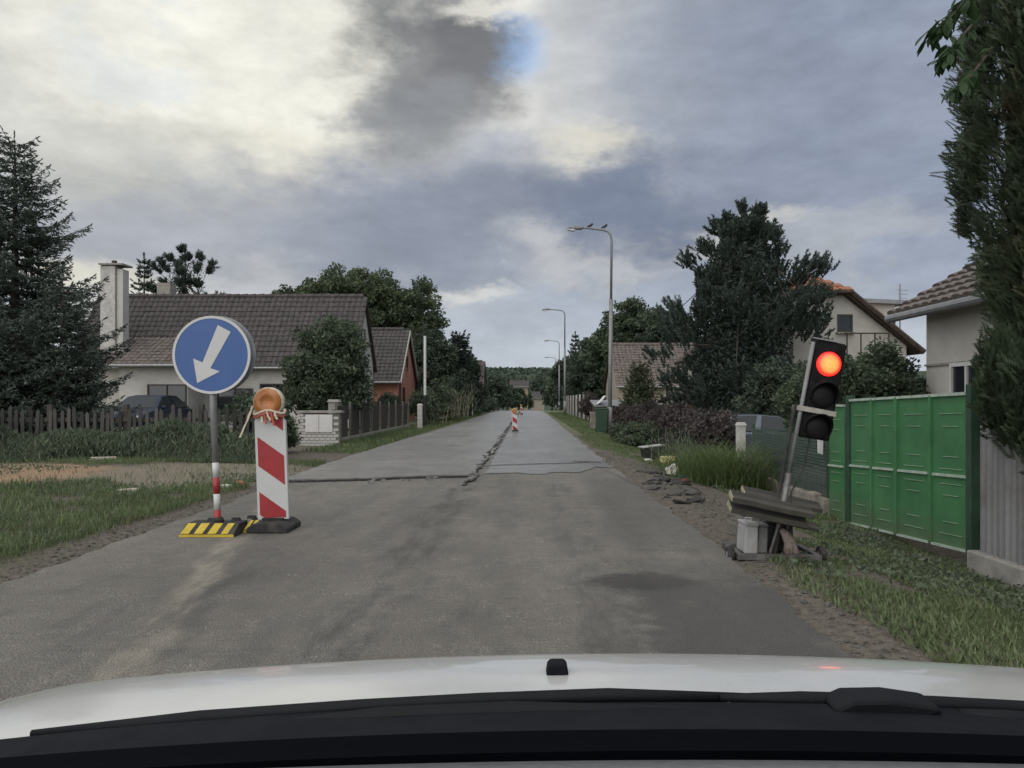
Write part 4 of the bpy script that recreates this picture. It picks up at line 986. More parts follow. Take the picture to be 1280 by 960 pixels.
mat('strap_cream', (.36, .35, .30), .15, 20, .7, .3, bump=.1, dirt=(.16, .15, .13), dscale=9)
def TP(x, y, z): return Tm @ Vector((x, y, z))
plen = 1.80
MB().tube([TP(0, 0, .02), TP(0, 0, .72)], .024, 12).obj('lower_pole', 'steel_worn', tl, smooth=True)
MB().tube([TP(0, 0, .70), TP(0, 0, plen)], .017, 12).obj('upper_pole', 'lamp_grey', tl, smooth=True)
MB().tube([TP(-.04, .03, .55), TP(-.045, .03, 1.28)], .016, 8).obj('cable_sleeve', 'rubber', tl)
R3 = Tm.to_3x3()
hx0, hx1 = .025, .275
b = MB(); b.box(TP((hx0+hx1)/2, .06, plen-.37), (hx1-hx0, .14, .80), R3); hs = b.obj('housing', 'housing', tl, bevel=.02)
MB().box(TP((hx0+hx1)/2-.06, -.01, plen+.033), (.20, .02, .008), R3).obj('top_edge', 'galvanised', hs)
for i, dz in enumerate((.155, .415, .675)):
    cz = plen-dz; cx_ = .150
    Ml = Matrix.Translation(TP(cx_, -.018, cz)) @ Tm @ Matrix.Rotation(R(90), 4, 'X')
    prof = [(.098, -.012), (.098, .004), (.085, .016), (.05, .026), (.004, .030)]
    b = MB().lathe(prof, 32); o = b.obj('lens', 'red_light' if i == 0 else 'lens_off', hs, smooth=True); o.matrix_basis = Ml
    if i == 0: o['label'] = 'glowing red signal lens'
    v = MB(); n = 28
    for k in range(n+1):
        a = R(-20)+R(220)*k/n; dp = .10*(.35+.65*max(0, math.sin(a)))
        for rr in (.104, .112):
            for zz in (-.01, dp): v.v.append((rr*math.cos(a), rr*math.sin(a), zz))
    for k in range(n):
        a, c_ = k*4, k*4+4
        v.f += [(a, a+1, c_+1, c_), (a+2, c_+2, c_+3, a+3), (a+1, a+3, c_+3, c_+1), (a, c_, c_+2, a+2)]
    if i > 0:
        o = v.obj('visor', 'housing', hs); o.matrix_basis = Ml
MB().box(TP(.125, .055, plen-.545), (.305, .165, .040), R3).obj('white_strap', 'strap_cream', tl)
MB().tube([TP(.12, .02, 1.05), TP(.11, 0, .8), (.14, -.02, .55), (.12, -.05, .30), (.10, -.08, .18)], .007, 6).obj('cable', 'rubber', tl)
b = MB(); b.tube([TP(-.05, -.03, .02), TP(0, -.03, .42)], .016, 8); b.tube([(.16, -.05, .05), TP(.02, -.03, .40)], .016, 8); b.obj('strut', 'steel_worn', tl)
# trolley base frame with wheels
b = MB(); W0 = .33
for y_ in (-.16, .30): b.box((-.0, y_, .06), (2*W0, .045, .045), Matrix.Rotation(.02, 3, 'Y'))
for x_ in (-W0+.03, W0-.03): b.box((x_, .07, .061), (.045, .415, .043))
b.box((0, .07, .05), (2*W0-.10, .415, .012)); b.obj('base_frame', 'steel_worn', tl)
for x_ in (-W0-.03, W0+.04):
    Mw = Matrix.Translation(Vector((x_, -.06, .066))) @ Matrix.Rotation(R(90), 4, 'Y')
    wh = MB().lathe([(.03, -.025), (.058, -.025), (.066, -.012), (.066, .012), (.058, .025), (.03, .025)], 20, Mw).obj('wheel', 'rubber', tl, smooth=False)
    MB().lathe([(.012, -.028), (.022, -.028), (.022, .028), (.012, .028)], 12, Mw).obj('hub', 'galvanised', wh)
# battery boxes standing on the base
def crate(cx, cy, z0, w, d, h, m, name, lab, cat, tilt=0.0):
    bo = thing(name, lab, cat, (tl.location.x+cx, tl.location.y+cy, tl.location.z+z0)); bo.rotation_euler = (0, tilt, 0)
    MB().box((0, 0, h/2), (w, d, h), None, (.94, .94)).obj('body', m, bo, bevel=.012)
    MB().box((0, 0, h+.012), (w*.98, d*.98, .022)).obj('lid', m, bo, bevel=.006)
    b = MB(); b.tube([(-w*.25, 0, h+.02), (-w*.22, 0, h+.05), (w*.22, 0, h+.05), (w*.25, 0, h+.02)], .008, 6); b.obj('handle', m, bo); return bo
mat('plastic_white', (.36, .36, .345), .1, 8, .5, .4, bump=.1, dirt=(.22, .20, .17), dscale=5, damt=.7); mat('plastic_black', (.02, .02, .022), .2, 8, .5, .4, bump=.1); mat('plastic_grey', (.17, .17, .165), .2, 8, .6, .35, bump=.15, dirt=(.08, .075, .07), dscale=6)
crate(-.205, .02, .072, .11, .24, .22, 'plastic_white', 'canister', 'narrow white plastic canister on the trolley under the planks', 'canister', .05)
crate(-.105, .03, .072, .08, .20, .21, 'plastic_grey', 'canister', 'slim grey canister between white canister and battery box', 'canister', .06)
crate(.06, .14, .072, .24, .24, .22, 'plastic_black', 'battery_box', 'black battery box behind the leaning pole on the trolley', 'box')
b = MB(); b.tube([(0, 0, .01), (.01, 0, .10), (-.03, 0, .17), (-.06, 0, .20)], [.045, .05, .034, .02], 8); b.tube([(.05, -.02, .015), (.03, -.02, .09)], [.03, .02], 6)
o = b.obj('rag', mat('rag_pale', (.24, .19, .165), .3, 25, .9, .1, bump=.5), None, True, loc=(tl.location.x+.09, D-.12, gzl+.07)); tag(o, 'dirty pinkish rag stuffed at the foot of the leaning pole', 'rag')
# rough planks stacked over the boxes
mat('plank', (.060, .056, .047), .45, 5, .9, .2, sc=(.15, 1, 1), bump=.7, dirt=(.045, .05, .035), dscale=4, damt=.7); mat('plank_end', (.30, .27, .18), .3, 14, .9, .2, bump=.5)
def plank(xa, ya, xb, yb, Dp, dpt, th, lab, dz=0):
    a, c_ = W(xa, ya, Dp), W(xb, yb, Dp); mid = (a+c_)/2; L = (c_-a).length; ang = math.atan2(c_.z-a.z, c_.x-a.x)
    o = thing('plank', lab, 'plank', mid); o.rotation_euler = (R(14), -ang, R(-4)); hl = L/2; dd = dpt/2
    b = MB(); nseg = 10; rr = random.Random(int(xa+ya))
    for i in range(nseg+1):
        x = -hl+L*i/nseg; j = [rr.uniform(-.006, .006) for _ in range(4)]
        b.v += [(x, -dd+j[0], -th/2), (x, dd+j[1], -th/2), (x, dd+j[2], th/2+j[3]*.6), (x, -dd+j[0], th/2)]
    for i in range(nseg):
        for e_ in range(4): b.f.append((i*4+e_, i*4+(e_+1) % 4, i*4+4+(e_+1) % 4, i*4+4+e_))
    b.f += [(0, 1, 2, 3), (nseg*4+3, nseg*4+2, nseg*4+1, nseg*4)]; b.obj('board', 'plank', o, bevel=.004)
    MB().box((-hl-.003, 0, 0), (.008, dpt*.93, th*.9)).obj('sawn_end', 'plank_end', o)
plank(915, 620, 1014, 641, 6.05, .17, .042, 'thick rough plank at the top of the stack, pale sawn end')
plank(913, 633, 1006, 652, 6.10, .19, .040, 'rough plank at the bottom of the stack')
plank(930, 614, 1024, 634, 6.42, .18, .036, 'rough plank lying at the back of the stack')
plank(960, 646, 1021, 659, 6.22, .14, .030, 'short mossy plank under the right end of the stack')
crate(.0, .28, .072, .40, .16, .26, 'plastic_grey', 'crate', 'low grey crate carrying the planks behind the battery box', 'crate')

# ================================================================== ROADSIDE LITTER
p = G(817, 573, -.12); bx = thing('black_tub', 'black plastic tub with pale rim lying in the verge', 'tub', (p.x, p.y, -.13)); bx.rotation_euler = (0, -.10, .2)
s_ = p.y/F
MB().box((0, 0, .15), (26*s_, .30, .28), None, (1.06, 1.06)).obj('body', 'plastic_black', bx, bevel=.02); MB().box((-.03, 0, .305), (29*s_, .34, .03)).obj('rim', 'plastic_white', bx, bevel=.008)
mat('plastic_yellow', (.58, .50, .24), .1, 8, .5, .4, bump=.1, dirt=(.34, .28, .14), dscale=6)
p = G(835, 579, -.12); cn = thing('yellow_canister', 'yellowish plastic canister lying on its side in the verge', 'canister', (p.x, p.y, -.13)); s_ = p.y/F
MB().box((0, 0, .085), (19*s_, .2, .16)).obj('body', 'plastic_yellow', cn, bevel=.035); MB().lathe([(.03, 0), (.03, .03), (.02, .035)], 12, Matrix.Translation((9.5*s_, 0, .11)) @ Matrix.Rotation(R(90), 4, 'Y')).obj('cap', 'plastic_black', cn)
def lump(name, lab, cat, xy, size, m, seed, z=-.10):
    p = G(xy[0], xy[1], z); bm = bmesh.new(); bmesh.ops.create_icosphere(bm, subdivisions=3, radius=1)
    for v in bm.verts:
        n_ = mnoise.noise(v.co*1.6+Vector((seed*3.1, 0, 0)))*.45+mnoise.noise(v.co*4+Vector((seed, 5, 0)))*.22
        v.co = v.co*(1+n_); v.co = Vector((v.co.x*size[0], v.co.y*size[1], max(v.co.z, -.55)*size[2]))
    me = bpy.data.meshes.new(name); bm.to_mesh(me); bm.free(); me.materials.append(MATS[m]); me.polygons.foreach_set('use_smooth', [True]*len(me.polygons))
    o = bpy.data.objects.new(name, me); COL.objects.link(o); o.location = (p.x, p.y, float(ground_z(p.x, p.y))+.5*size[2]); tag(o, lab, cat); return o
mat('bag_white', (.58, .56, .51), .15, 9, .5, .4, bump=.4, dirt=(.32, .28, .22), dscale=5); mat('rag_blue', (.06, .16, .36), .2, 12, .8, .2, bump=.5); mat('rag_red', (.20, .07, .05), .2, 12, .8, .2, bump=.5)
lump('rubbish_bag', 'crumpled off-white rubbish bag beside the asphalt rubble', 'bag', (840, 596), (.125, .12, .12), 'bag_white', 1)
lump('rubbish_bag', 'small flat white bag in front of the black tub', 'bag', (810, 575), (.10, .08, .035), 'bag_white', 2)
lump('blue_rag', 'blue rag lying right of the rubbish bag', 'rag', (853, 597), (.08, .06, .035), 'rag_blue', 3)
lump('red_rag', 'dull red scrap lying below the blue rag', 'rag', (855, 602), (.09, .05, .025), 'rag_red', 4)
mat('asphalt_lump', (.115, .110, .100), .35, 14, .9, .25, bump=.8, bd=.02); mat('asphalt_lump_dark', (.055, .053, .05), .35, 14, .9, .25, bump=.8, bd=.02)
rr = random.Random(12)
cmesh = []
for k in range(12):
    bm = bmesh.new(); bmesh.ops.create_icosphere(bm, subdivisions=2, radius=1)
    for v in bm.verts:
        q = v.co*1.3+Vector((k*7.7, 3, 1)); v.co = v.co*(1+.55*mnoise.noise(q)+.25*mnoise.noise(q*2.7))
    for v in bm.verts: v.co.z = max(min(v.co.z, .62), -.5)
    me = bpy.data.meshes.new('asphalt_chunk'); bm.to_mesh(me); bm.free(); me.materials.append(MATS['asphalt_lump' if k % 3 else 'asphalt_lump_dark']); cmesh.append(me)
def chunk(x, y, sx, sy, sz, m, lab, cat='rubble', name='asphalt_chunk', grp='broken asphalt chunks along the right verge'):
    o = shared(name, rr.choice(cmesh), None, (x, y, float(ground_z(x, y))+.2*sz), (rr.uniform(-.25, .25), rr.uniform(-.25, .25), rr.uniform(0, 6)), (sx, sy, sz)); tag(o, lab, cat, grp)
for k in range(46):
    y = rr.uniform(9.4, 14.0); x = 1.78+abs(rr.gauss(0, .32))+(.2 if y > 12 else 0); s = rr.uniform(.03, .12)
    chunk(x, y, s*1.25, s, s*rr.uniform(.35, .6), rr.choice(['asphalt_lump', 'asphalt_lump', 'asphalt_lump_dark']), 'chunk of broken asphalt heaped beside the right road edge')
# pebbles and crumbs: nobody could count them
b = MB(); oct_f = [(0, 2, 4), (2, 1, 4), (1, 3, 4), (3, 0, 4), (2, 0, 5), (1, 2, 5), (3, 1, 5), (0, 3, 5)]
for k in range(4200):
    if k % 3 < 2: y = rr.uniform(3.6, 19); x = 1.62+abs(rr.gauss(0, .30))+(.6*rr.random() if 7 < y < 16 else 0)
    else: y = rr.uniform(4.6, 14); x = -3.62-abs(rr.gauss(0, .28))+.05
    s = rr.uniform(.004, .014)*(1.9 if rr.random() < .12 else 1); z = float(ground_z(np.array(x), np.array(y)))+s*.25
    j = [rr.uniform(.6, 1.3) for _ in range(6)]
    b.add([(x-s*j[0], y, z), (x+s*j[1], y, z), (x, y-s*j[2], z), (x, y+s*j[3], z), (x, y, z+s*.7*j[4]), (x, y, z-s*.7)], oct_f)
o = b.obj('gravel', 'asphalt_lump'); o['kind'] = 'stuff'; o['label'] = 'loose stones along both road edges'; o['category'] = 'gravel'
# boards and bits on the left grass
mat('wood_pale', (.42, .38, .31), .2, 9, .85, .2, sc=(.2, 1, 1), bump=.3)
for (xa, ya, xb, yb, lab, m) in ((147, 620, 173, 618, 'short pale plank lying in the grass', 'wood_pale'), (113, 581, 146, 580, 'long thin pale stick lying before the weeds', 'wood_pale'), (279, 612, 287, 613, 'small broken slab by the asphalt edge', 'concrete_light'), (298, 607, 303, 609, 'reddish brick fragment by the asphalt edge', 'tile_orange')):
    a, c_ = G(xa, ya), G(xb, yb); mid = (a+c_)/2; b = MB(); b.box((0, 0, .0), ((c_-a).length, .10, .05), None, (.96, .9))
    o = b.obj('scrap_board' if 'wood' in m else 'rubble_piece', m, None, bevel=.008, loc=(mid.x, mid.y, float(ground_z(mid.x, mid.y))+.05), rot=(.05, 0, math.atan2(c_.y-a.y, c_.x-a.x))); tag(o, lab, 'debris')
# bins and small things near the first lamp
p = G(752, 541, -.1); bn = thing('wheelie_bin', 'dark green wheelie bin beside the tall street lamp', 'bin', (p.x, p.y, -.1))
MB().box((0, 0, .5), (.42, .45, .92), None, (1.2, 1.2)).obj('body', 'steel_green', bn, bevel=.03); MB().box((0, 0, .99), (.54, .58, .07)).obj('lid', 'steel_green', bn, bevel=.02)
for s in (-1, 1): MB().lathe([(.09, -.03), (.09, .03)], 14, Matrix.Translation((s*.22, .22, .09)) @ Matrix.Rotation(R(90), 4, 'Y')).obj('wheel', 'rubber', bn)
p = G(766, 541, -.12); wc = thing('white_tub', 'white tub standing right of the tall street lamp', 'tub', (p.x, p.y+.3, -.12))
MB().lathe([(.13, 0), (.16, .45), (.17, .46), (.17, .50)], 16).obj('body', 'plastic_white', wc, smooth=False); MB().lathe([(.175, .50), (.175, .53), (.10, .55)], 16).obj('lid', 'plastic_white', wc)
p = G(741, 536, -.05); sp_ = thing('gate_pier', 'short grey stone gatepost left of the wheelie bin', 'post', (p.x, p.y, -.05))
MB().box((0, 0, .35), (.25, .25, .72)).obj('shaft', 'stone', sp_, bevel=.02); MB().box((0, 0, .73), (.3, .3, .06)).obj('cap', 'concrete', sp_, bevel=.01)
p = W(773, 505, 34); sr = thing('shed', 'low dark shed with a curled pale roof sheet behind hedge', 'shed', (p.x+.8, 36, -.3))
MB().box((0, 0, .65), (3.4, 2.2, 1.3)).obj('wall', 'timber_dark', sr); b = MB(); slab(b, (-1.8, -1.3, 1.30), (1.8, -1.3, 1.30), (1.8, 1.3, 1.55), (-1.8, 1.3, 1.55), .06); b.obj('roof', 'zinc', sr)
b = MB(); pts = [(-1.75+.5*k/8, 1.33+.42*(k/8)**1.6) for k in range(9)]
for x, z in pts: b.v += [(x, -1.2, z), (x, .2, z)]
b.f = [(2*i, 2*i+2, 2*i+3, 2*i+1) for i in range(8)]; b.obj('curled_sheet', 'paint_white', sr)

# ================================================================== PARKED CARS
mat('car_grey', (.10, .125, .15), .05, 3, .3, .5, .4, bump=0); mat('car_blue', (.018, .03, .06), .1, 3, .3, .5, .4, bump=0); mat('car_glass_p', (.02, .026, .03), .1, 3, .25, .35, bump=0)
def parked_car(label, loc, rz, paint):
    c = thing('parked_car', label, 'car', loc, rz); L, Wd = 4.2, 1.72
    prof = [(-2.1, .32), (-2.1, .75), (-2.0, .92), (-1.2, .98), (.9, .98), (2.0, .80), (2.1, .55), (2.08, .32)]
    b = MB(); n = len(prof)
    for y, k in ((-Wd/2, .96), (-Wd/2+.08, 1.0), (Wd/2-.08, 1.0), (Wd/2, .96)):
        for x, z in prof: b.v.append((x*(.985 if abs(y) > .8 else 1), y, .32+(z-.32)*k))
    for j in range(3):
        for i in range(n): b.f.append((j*n+i, j*n+(i+1) % n, (j+1)*n+(i+1) % n, (j+1)*n+i))
    b.f += [tuple(range(n))[::-1], tuple(range(3*n, 4*n))]; bo = b.obj('body', paint, c, True, bevel=.04)
    lo = [(-1.75, .95), (.95, .95)]; hi = [(-1.15, 1.42), (-.6, 1.46), (-.05, 1.45), (.25, 1.40)]
    b = MB(); base = [(-1.8, .78), (1.0, .78)]; up = [(-1.78, .74), (1.0, .74)]
    vs = []
    for y in (-1, 1):
        vs += [(-1.80, y*.80, .96), (1.0, y*.80, .96), (.25, y*.62, 1.40), (-.3, y*.60, 1.46), (-1.0, y*.61, 1.44)]
    b.add(vs, [(0, 1, 2, 3, 4), (9, 8, 7, 6, 5), (1, 6, 7, 2), (2, 7, 8, 3), (3, 8, 9, 4), (4, 9, 5, 0), (0, 5, 6, 1)])
    b.obj('cabin', paint, c, False, bevel=.05)
    def pane(q):
        m_ = MB(); P_ = [Vector(v) for v in q]; n_ = (P_[1]-P_[0]).cross(P_[2]-P_[0]).normalized(); ce = sum(P_, Vector())/len(P_)
        if n_.dot(ce-Vector((-.4, 0, 1.1))) < 0: n_ = -n_
        P_ = [ce+(v-ce)*.88+n_*.012 for v in P_]; k = len(P_); m_.add(P_+[v-n_*.02 for v in P_], [tuple(range(k)), tuple(range(2*k-1, k-1, -1))]+[(i, k+i, k+(i+1) % k, (i+1) % k) for i in range(k)]); m_.obj('window', 'car_glass_p', c)
    pane([vs[1], vs[6], vs[7], vs[2]]); pane([vs[0], vs[5], vs[9], vs[4]])
    for s in (0, 5):
        a, b_, c_, d, e = vs[s:s+5]; mid = lambda u, v, k: tuple(Vector(u).lerp(Vector(v), k))
        pane([mid(a, b_, .5), b_, c_, d]); pane([a, mid(a, b_, .48), d, e])
    for x in (-1.35, 1.35):
        for y in (-.8, .8):
            Mw = Matrix.Translation((x, y, .30)) @ Matrix.Rotation(R(90), 4, 'X')
            w_ = MB().lathe([(.19, -.1), (.29, -.1), (.30, -.06), (.30, .06), (.29, .1), (.19, .1)], 22, Mw).obj('wheel', 'rubber', c); MB().lathe([(.05, -.105), (.19, -.09), (.19, .09), (.05, .105)], 16, Mw).obj('rim', 'galvanised', w_)
    for y in (-.62, .62):
        MB().box((2.03, y, .66), (.10, .30, .13)).obj('headlight', 'lamp_glass', c, bevel=.03); MB().box((-2.06, y, .78), (.08, .22, .18)).obj('tail_light', 'sign_red', c, bevel=.02)
    for y in (-.93, .93): MB().box((.72, y, 1.0), (.10, .16, .12)).obj('mirror', paint, c, bevel=.03)
    return c
parked_car('blue-grey parked car behind the mesh fence and tall grass', (PX(955, 19.5), 19.5, -.36), 0, 'car_grey').scale = (.9, .9, .86)
parked_car('dark blue parked car behind the picket fence, facing the road', (PX(168, 28), 29, -.02), R(-90), 'car_blue')

# ================================================================== OWN CAR (the photograph is taken from its front seat)
t = NT('bonnet_white'); t.fin(t.mix(t.math('MULTIPLY', t.step(t.noise(140, 4, .8), .56, .70), t.step(t.noise(5, 5), .35, .7, .1, .5)), t.mix(t.step(t.noise(3, 6, .7), .3, .7), (.45, .45, .43), (.52, .52, .50)), (.34, .33, .30)), .25, .5); t.p.inputs['Coat Weight'].default_value = .6; t.p.inputs['Coat Roughness'].default_value = .06
mat('cowl_black', (.009, .010, .0125), .2, 15, .8, .12, bump=.15); mat('wiper_black', (.006, .0065, .008), .2, 25, .6, .2, bump=.1)
mat('dash_grey', (.15, .15, .148), .12, 70, .85, .2, bump=.35, bd=.002); mat('frit_black', (.0012, .0015, .0028), .1, 5, .9, .05, bump=0)
mycar = thing('car', 'white car bonnet with black wipers and washer nozzle above grey dashboard', 'car', (.15, 1.3, 0)); ox, oy = .15, 1.3
def bz(x, y):
    """bonnet height at lateral x (car centre 0) and distance y"""
    pr = np.interp(y, [.78, .88, 1.0, 1.1, 1.2, 1.5, 1.8, 2.05, 2.2], [.885, .905, .906, .893, .853, .735, .62, .50, .32])
    return pr-.066*x*x-.6*np.maximum(np.abs(x)-.74, 0)**2
bx_ = np.linspace(-.96, .96, 67); by = np.concatenate([np.linspace(.845, 1.3, 46), np.linspace(1.33, 2.2, 40)])
BX, BY = np.meshgrid(bx_, by)
BZ = bz(BX, BY)
def smooth_z(Z, it):
    for _ in range(it):
        Z[1:-1] = (Z[:-2]+2*Z[1:-1]+Z[2:])/4
    return Z
BZ = smooth_z(BZ, 14)
o = grid_mesh('bonnet', BX, BY-oy, BZ, 'bonnet_white'); o.parent = mycar
# front wings and bumper below the bonnet
b = MB()
for s in (-1, 1):
    pts = [(y, float(bz(np.array(.96), np.array(y)))) for y in (.84, 1.0, 1.2, 1.5, 1.8, 2.05, 2.2)]
    b.prism([(y-oy, z-.004) for y, z in pts]+[(2.2-oy, .22), (.84-oy, .22)], 'x', s*.955, s*.975)
b.obj('wing', 'bonnet_white', mycar); MB().box((0, 2.21-oy, .28), (1.90, .08, .16)).obj('bumper', 'bonnet_white', mycar, bevel=.03)
for s in (-1, 1):
    Mw = Matrix.Translation((s*.84, 1.75-oy, .29)) @ Matrix.Rotation(R(90), 4, 'Y')
    w_ = MB().lathe([(.18, -.09), (.28, -.09), (.29, -.05), (.29, .05), (.28, .09), (.18, .09)], 22, Mw).obj('wheel', 'rubber', mycar); MB().lathe([(.05, -.09), (.18, -.08), (.18, .08), (.05, .09)], 16, Mw).obj('rim', 'galvanised', w_)
# washer nozzle
xn = PX(696, 1.0)-ox; b = MB(); b.prism([(-.0145, 0), (.0145, 0), (.0125, .012), (.009, .0165), (-.009, .0165), (-.0125, .012)], 'y', -.012, .016)
b.obj('washer_nozzle', 'cowl_black', mycar, bevel=.003, loc=(xn, .985-oy, float(bz(np.array(xn), np.array(.985)))-.004))
# cowl under the windscreen
def cz(x): return -.080*x*x
b = MB(); xs_ = np.linspace(-.95, .95, 40)
for x in xs_:
    k = cz(x); b.v += [(x, .850-oy, .86+k), (x, .815-oy, .905+k), (x, .798-oy, .9395+k), (x, .76-oy, .9415+k), (x, .72-oy, .9445+k), (x, .72-oy, .84), (x, .850-oy, .80)]
n = 7
for i in range(len(xs_)-1):
    for j in range(n): b.f.append((i*n+j, i*n+(j+1) % n, i*n+n+(j+1) % n, i*n+n+j))
b.obj('cowl', 'cowl_black', mycar, False)
# wiper arms and blades resting above the cowl
def wiper(pts, arm, name):
    w = MB(); P_ = []
    for (px_, py_, D_) in pts: q = W(px_, py_, D_); P_.append(Vector((q.x-ox, q.y-oy, q.z)))
    w.tube(P_, [.004]+[.0085]*(len(P_)-2)+[.004], 8); wo = w.obj(name, 'wiper_black', mycar, True)
    A = []
    for (px_, py_, D_) in arm: q = W(px_, py_, D_); A.append(Vector((q.x-ox, q.y-oy, q.z)))
    MB().tube(A, [.012]*(len(A)-1)+[.007], 8).obj('wiper_arm', 'wiper_black', wo, True)
    return wo
wiper([(40, 917, .81), (250, 898, .81), (450, 884, .81), (600, 876, .81), (760, 870, .81), (965, 872, .81)], [(1010, 902, .79), (860, 897, .785), (640, 891, .785), (480, 898, .785), (240, 922, .785)], 'wiper_blade')
wiper([(900, 872, .805), (1000, 874, .81), (1040, 875, .81), (1170, 880, .81), (1300, 887, .81), (1480, 902, .81)], [(1200, 900, .79), (1260, 902, .785), (1400, 910, .785)], 'wiper_blade')
q = [W(x, y, .79) for x, y in ((1035, 880), (1060, 869), (1110, 868), (1165, 876), (1172, 886), (1150, 892), (1040, 890))]
b = MB(); b.prism([(v.x-ox, v.z) for v in q], 'y', .775-oy, .815-oy); b.obj('wiper_cap', 'wiper_black', mycar, bevel=.006)
# dashboard top, black edge of the windscreen and inner rim
b = MB()
for x in np.linspace(-.80, .80, 40):
    k = -.05*x*x
    b.v += [(x, .65-oy, .9485+k), (x, .60-oy, .964+k), (x, .45-oy, .955+k), (x, .20-oy, .945+k), (x, .02-oy, .93+k), (x, -.02-oy, .80), (x, .65-oy, .80)]
n = 7
for i in range(39):
    for j in range(n): b.f.append((i*n+j, i*n+(j+1) % n, i*n+n+(j+1) % n, i*n+n+j))
b.obj('dashboard', 'dash_grey', mycar, True)
b = MB()
for x in np.linspace(-.82, .82, 40):
    k = -.065*x*x
    b.v += [(x, .719-oy, .945+k), (x, .690-oy, .947+k), (x, .662-oy, .951+k), (x, .655-oy, .90), (x, .719-oy, .86)]
n = 5
for i in range(39):
    for j in range(n): b.f.append((i*n+j, i*n+(j+1) % n, i*n+n+(j+1) % n, i*n+n+j))
b.obj('windscreen_seal', 'frit_black', mycar, False)

# ================================================================== VEGETATION
mat('bark', (.075, .062, .05), .35, 6, .95, .1, sc=(1, 1, .25), bump=.8, bd=.03)
leafmat('leaf_walnut', (0.073, 0.100, 0.057), (0.131, 0.165, 0.088), .28); leafmat('leaf_dark', (0.050, 0.073, 0.053), (0.094, 0.122, 0.077), .2)
leafmat('leaf_mid', (0.060, 0.088, 0.055), (0.112, 0.147, 0.083), .25); leafmat('leaf_bush', (0.060, 0.085, 0.057), (0.119, 0.152, 0.088), .25)
leafmat('needle_spruce', (.056, .074, .062), (.105, .132, .104), .12); leafmat('needle_pine', (.040, .058, .048), (.076, .102, .078), .12)
leafmat('thuja', (0.043, 0.065, 0.040), (0.088, 0.119, 0.062), .12, (.080, .068, .036)); leafmat('leaf_red', (0.053, 0.046, 0.046), (0.103, 0.083, 0.076), .2, (.045, .062, .038))
leafmat('conifer_pale', (0.062, 0.077, 0.043), (0.125, 0.144, 0.083), .15); leafmat('weed', (.090, .118, .080), (.165, .200, .125), .3); leafmat('grass', (0.109, 0.149, 0.069), (0.196, 0.241, 0.115), .35, (.135, .130, .065))
leafmat('tall_grass', (.072, .115, .040), (.155, .200, .080), .35); leafmat('pampas', (0.220, 0.210, 0.140), (0.380, 0.360, 0.260), .3); leafmat('leaf_big', (0.037, 0.069, 0.027), (0.075, 0.119, 0.040), .3)
def limbs(root, trunk, r0, ends, seed, top_r=.04):
    """trunk polyline and one limb to each end point, one mesh"""
    rs = random.Random(seed); b = MB(); n = len(trunk)
    b.tube(trunk, [r0*(1.25 if i == 0 else 1)*(1-i/(n-1))+top_r*i/(n-1) for i in range(n)], 9)
    for e in ends:
        e = Vector(e); k = rs.uniform(.25, .85); i = min(int(k*(n-1)), n-2); s = Vector(trunk[i]).lerp(Vector(trunk[i+1]), k*(n-1)-i)
        mid = s.lerp(e, .5)+Vector((rs.uniform(-.2, .2), rs.uniform(-.2, .2), rs.uniform(.0, .35)))*(e-s).length*.35
        r = r0*.38*(1-k*.5); b.tube([s, s.lerp(mid, .5)+Vector((0, 0, .02)), mid, mid.lerp(e, .5), e], [r, r*.8, r*.55, r*.35, .012], 6)
    return b.obj('trunk', 'bark', root, True)
def broadleaf(name, label, base, lobes, seed, clumps=160, per=110, cr=.55, leaf=(.11, .06), m='leaf_mid', r0=.2, cat='tree', group=None, inner=.35, fill=.55):
    """lobes: (x,y,z,rx,ry,rz) relative to base"""
    rng = np.random.default_rng(seed); root = thing(name, label, cat, base, 0, group)
    vol = np.array([(l[3]*l[4]*l[5])**.67 for l in lobes]); vol /= vol.sum()
    which = rng.choice(len(lobes), clumps, p=vol); Lb = np.array(lobes)[which]
    d = rdirs(rng, clumps); d[:, 2] = np.where(d[:, 2] < -.5, -d[:, 2]*.6, d[:, 2]); rad = fill+(1-fill)*rng.random((clumps, 1))**.6
    cen = Lb[:, :3]+d*Lb[:, 3:]*rad
    size = cr*(.55+.8*rng.random(clumps)); cnt = np.maximum((per*(size/cr)**1.6).astype(int), 12)
    idx = np.repeat(np.arange(clumps), cnt); n = len(idx); o_ = rdirs(rng, n)*(rng.random((n, 1))**.45); o_[:, 2] *= .72
    C = cen[idx]+o_*size[idx, None]; pref = unit(o_+d[idx]*.5+np.array([0, 0, -.25]))
    C, U, V = frame_leaves(rng, C, leaf[0], leaf[1], pref, .45)
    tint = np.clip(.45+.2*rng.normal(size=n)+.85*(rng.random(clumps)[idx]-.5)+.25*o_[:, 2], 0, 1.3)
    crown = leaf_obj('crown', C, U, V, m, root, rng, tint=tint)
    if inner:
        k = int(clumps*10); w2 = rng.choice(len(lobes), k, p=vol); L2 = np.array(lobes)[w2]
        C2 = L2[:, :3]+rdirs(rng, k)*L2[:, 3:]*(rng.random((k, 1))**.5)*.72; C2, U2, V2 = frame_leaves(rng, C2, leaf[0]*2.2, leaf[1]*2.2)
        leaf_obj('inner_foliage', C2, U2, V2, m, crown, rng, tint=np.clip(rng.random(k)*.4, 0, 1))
    top = max(l[2]+l[5]*.4 for l in lobes); cx_ = float(np.mean([l[0] for l in lobes])); cy_ = float(np.mean([l[1] for l in lobes]))
    tr = [(0, 0, -.15), (cx_*.12, cy_*.1, top*.25), (cx_*.4+.05, cy_*.4, top*.55), (cx_*.8, cy_*.8, top*.85)]
    sel = cen[rng.choice(clumps, min(26, clumps), replace=False)]
    limbs(root, tr, r0, sel.tolist(), seed); return root
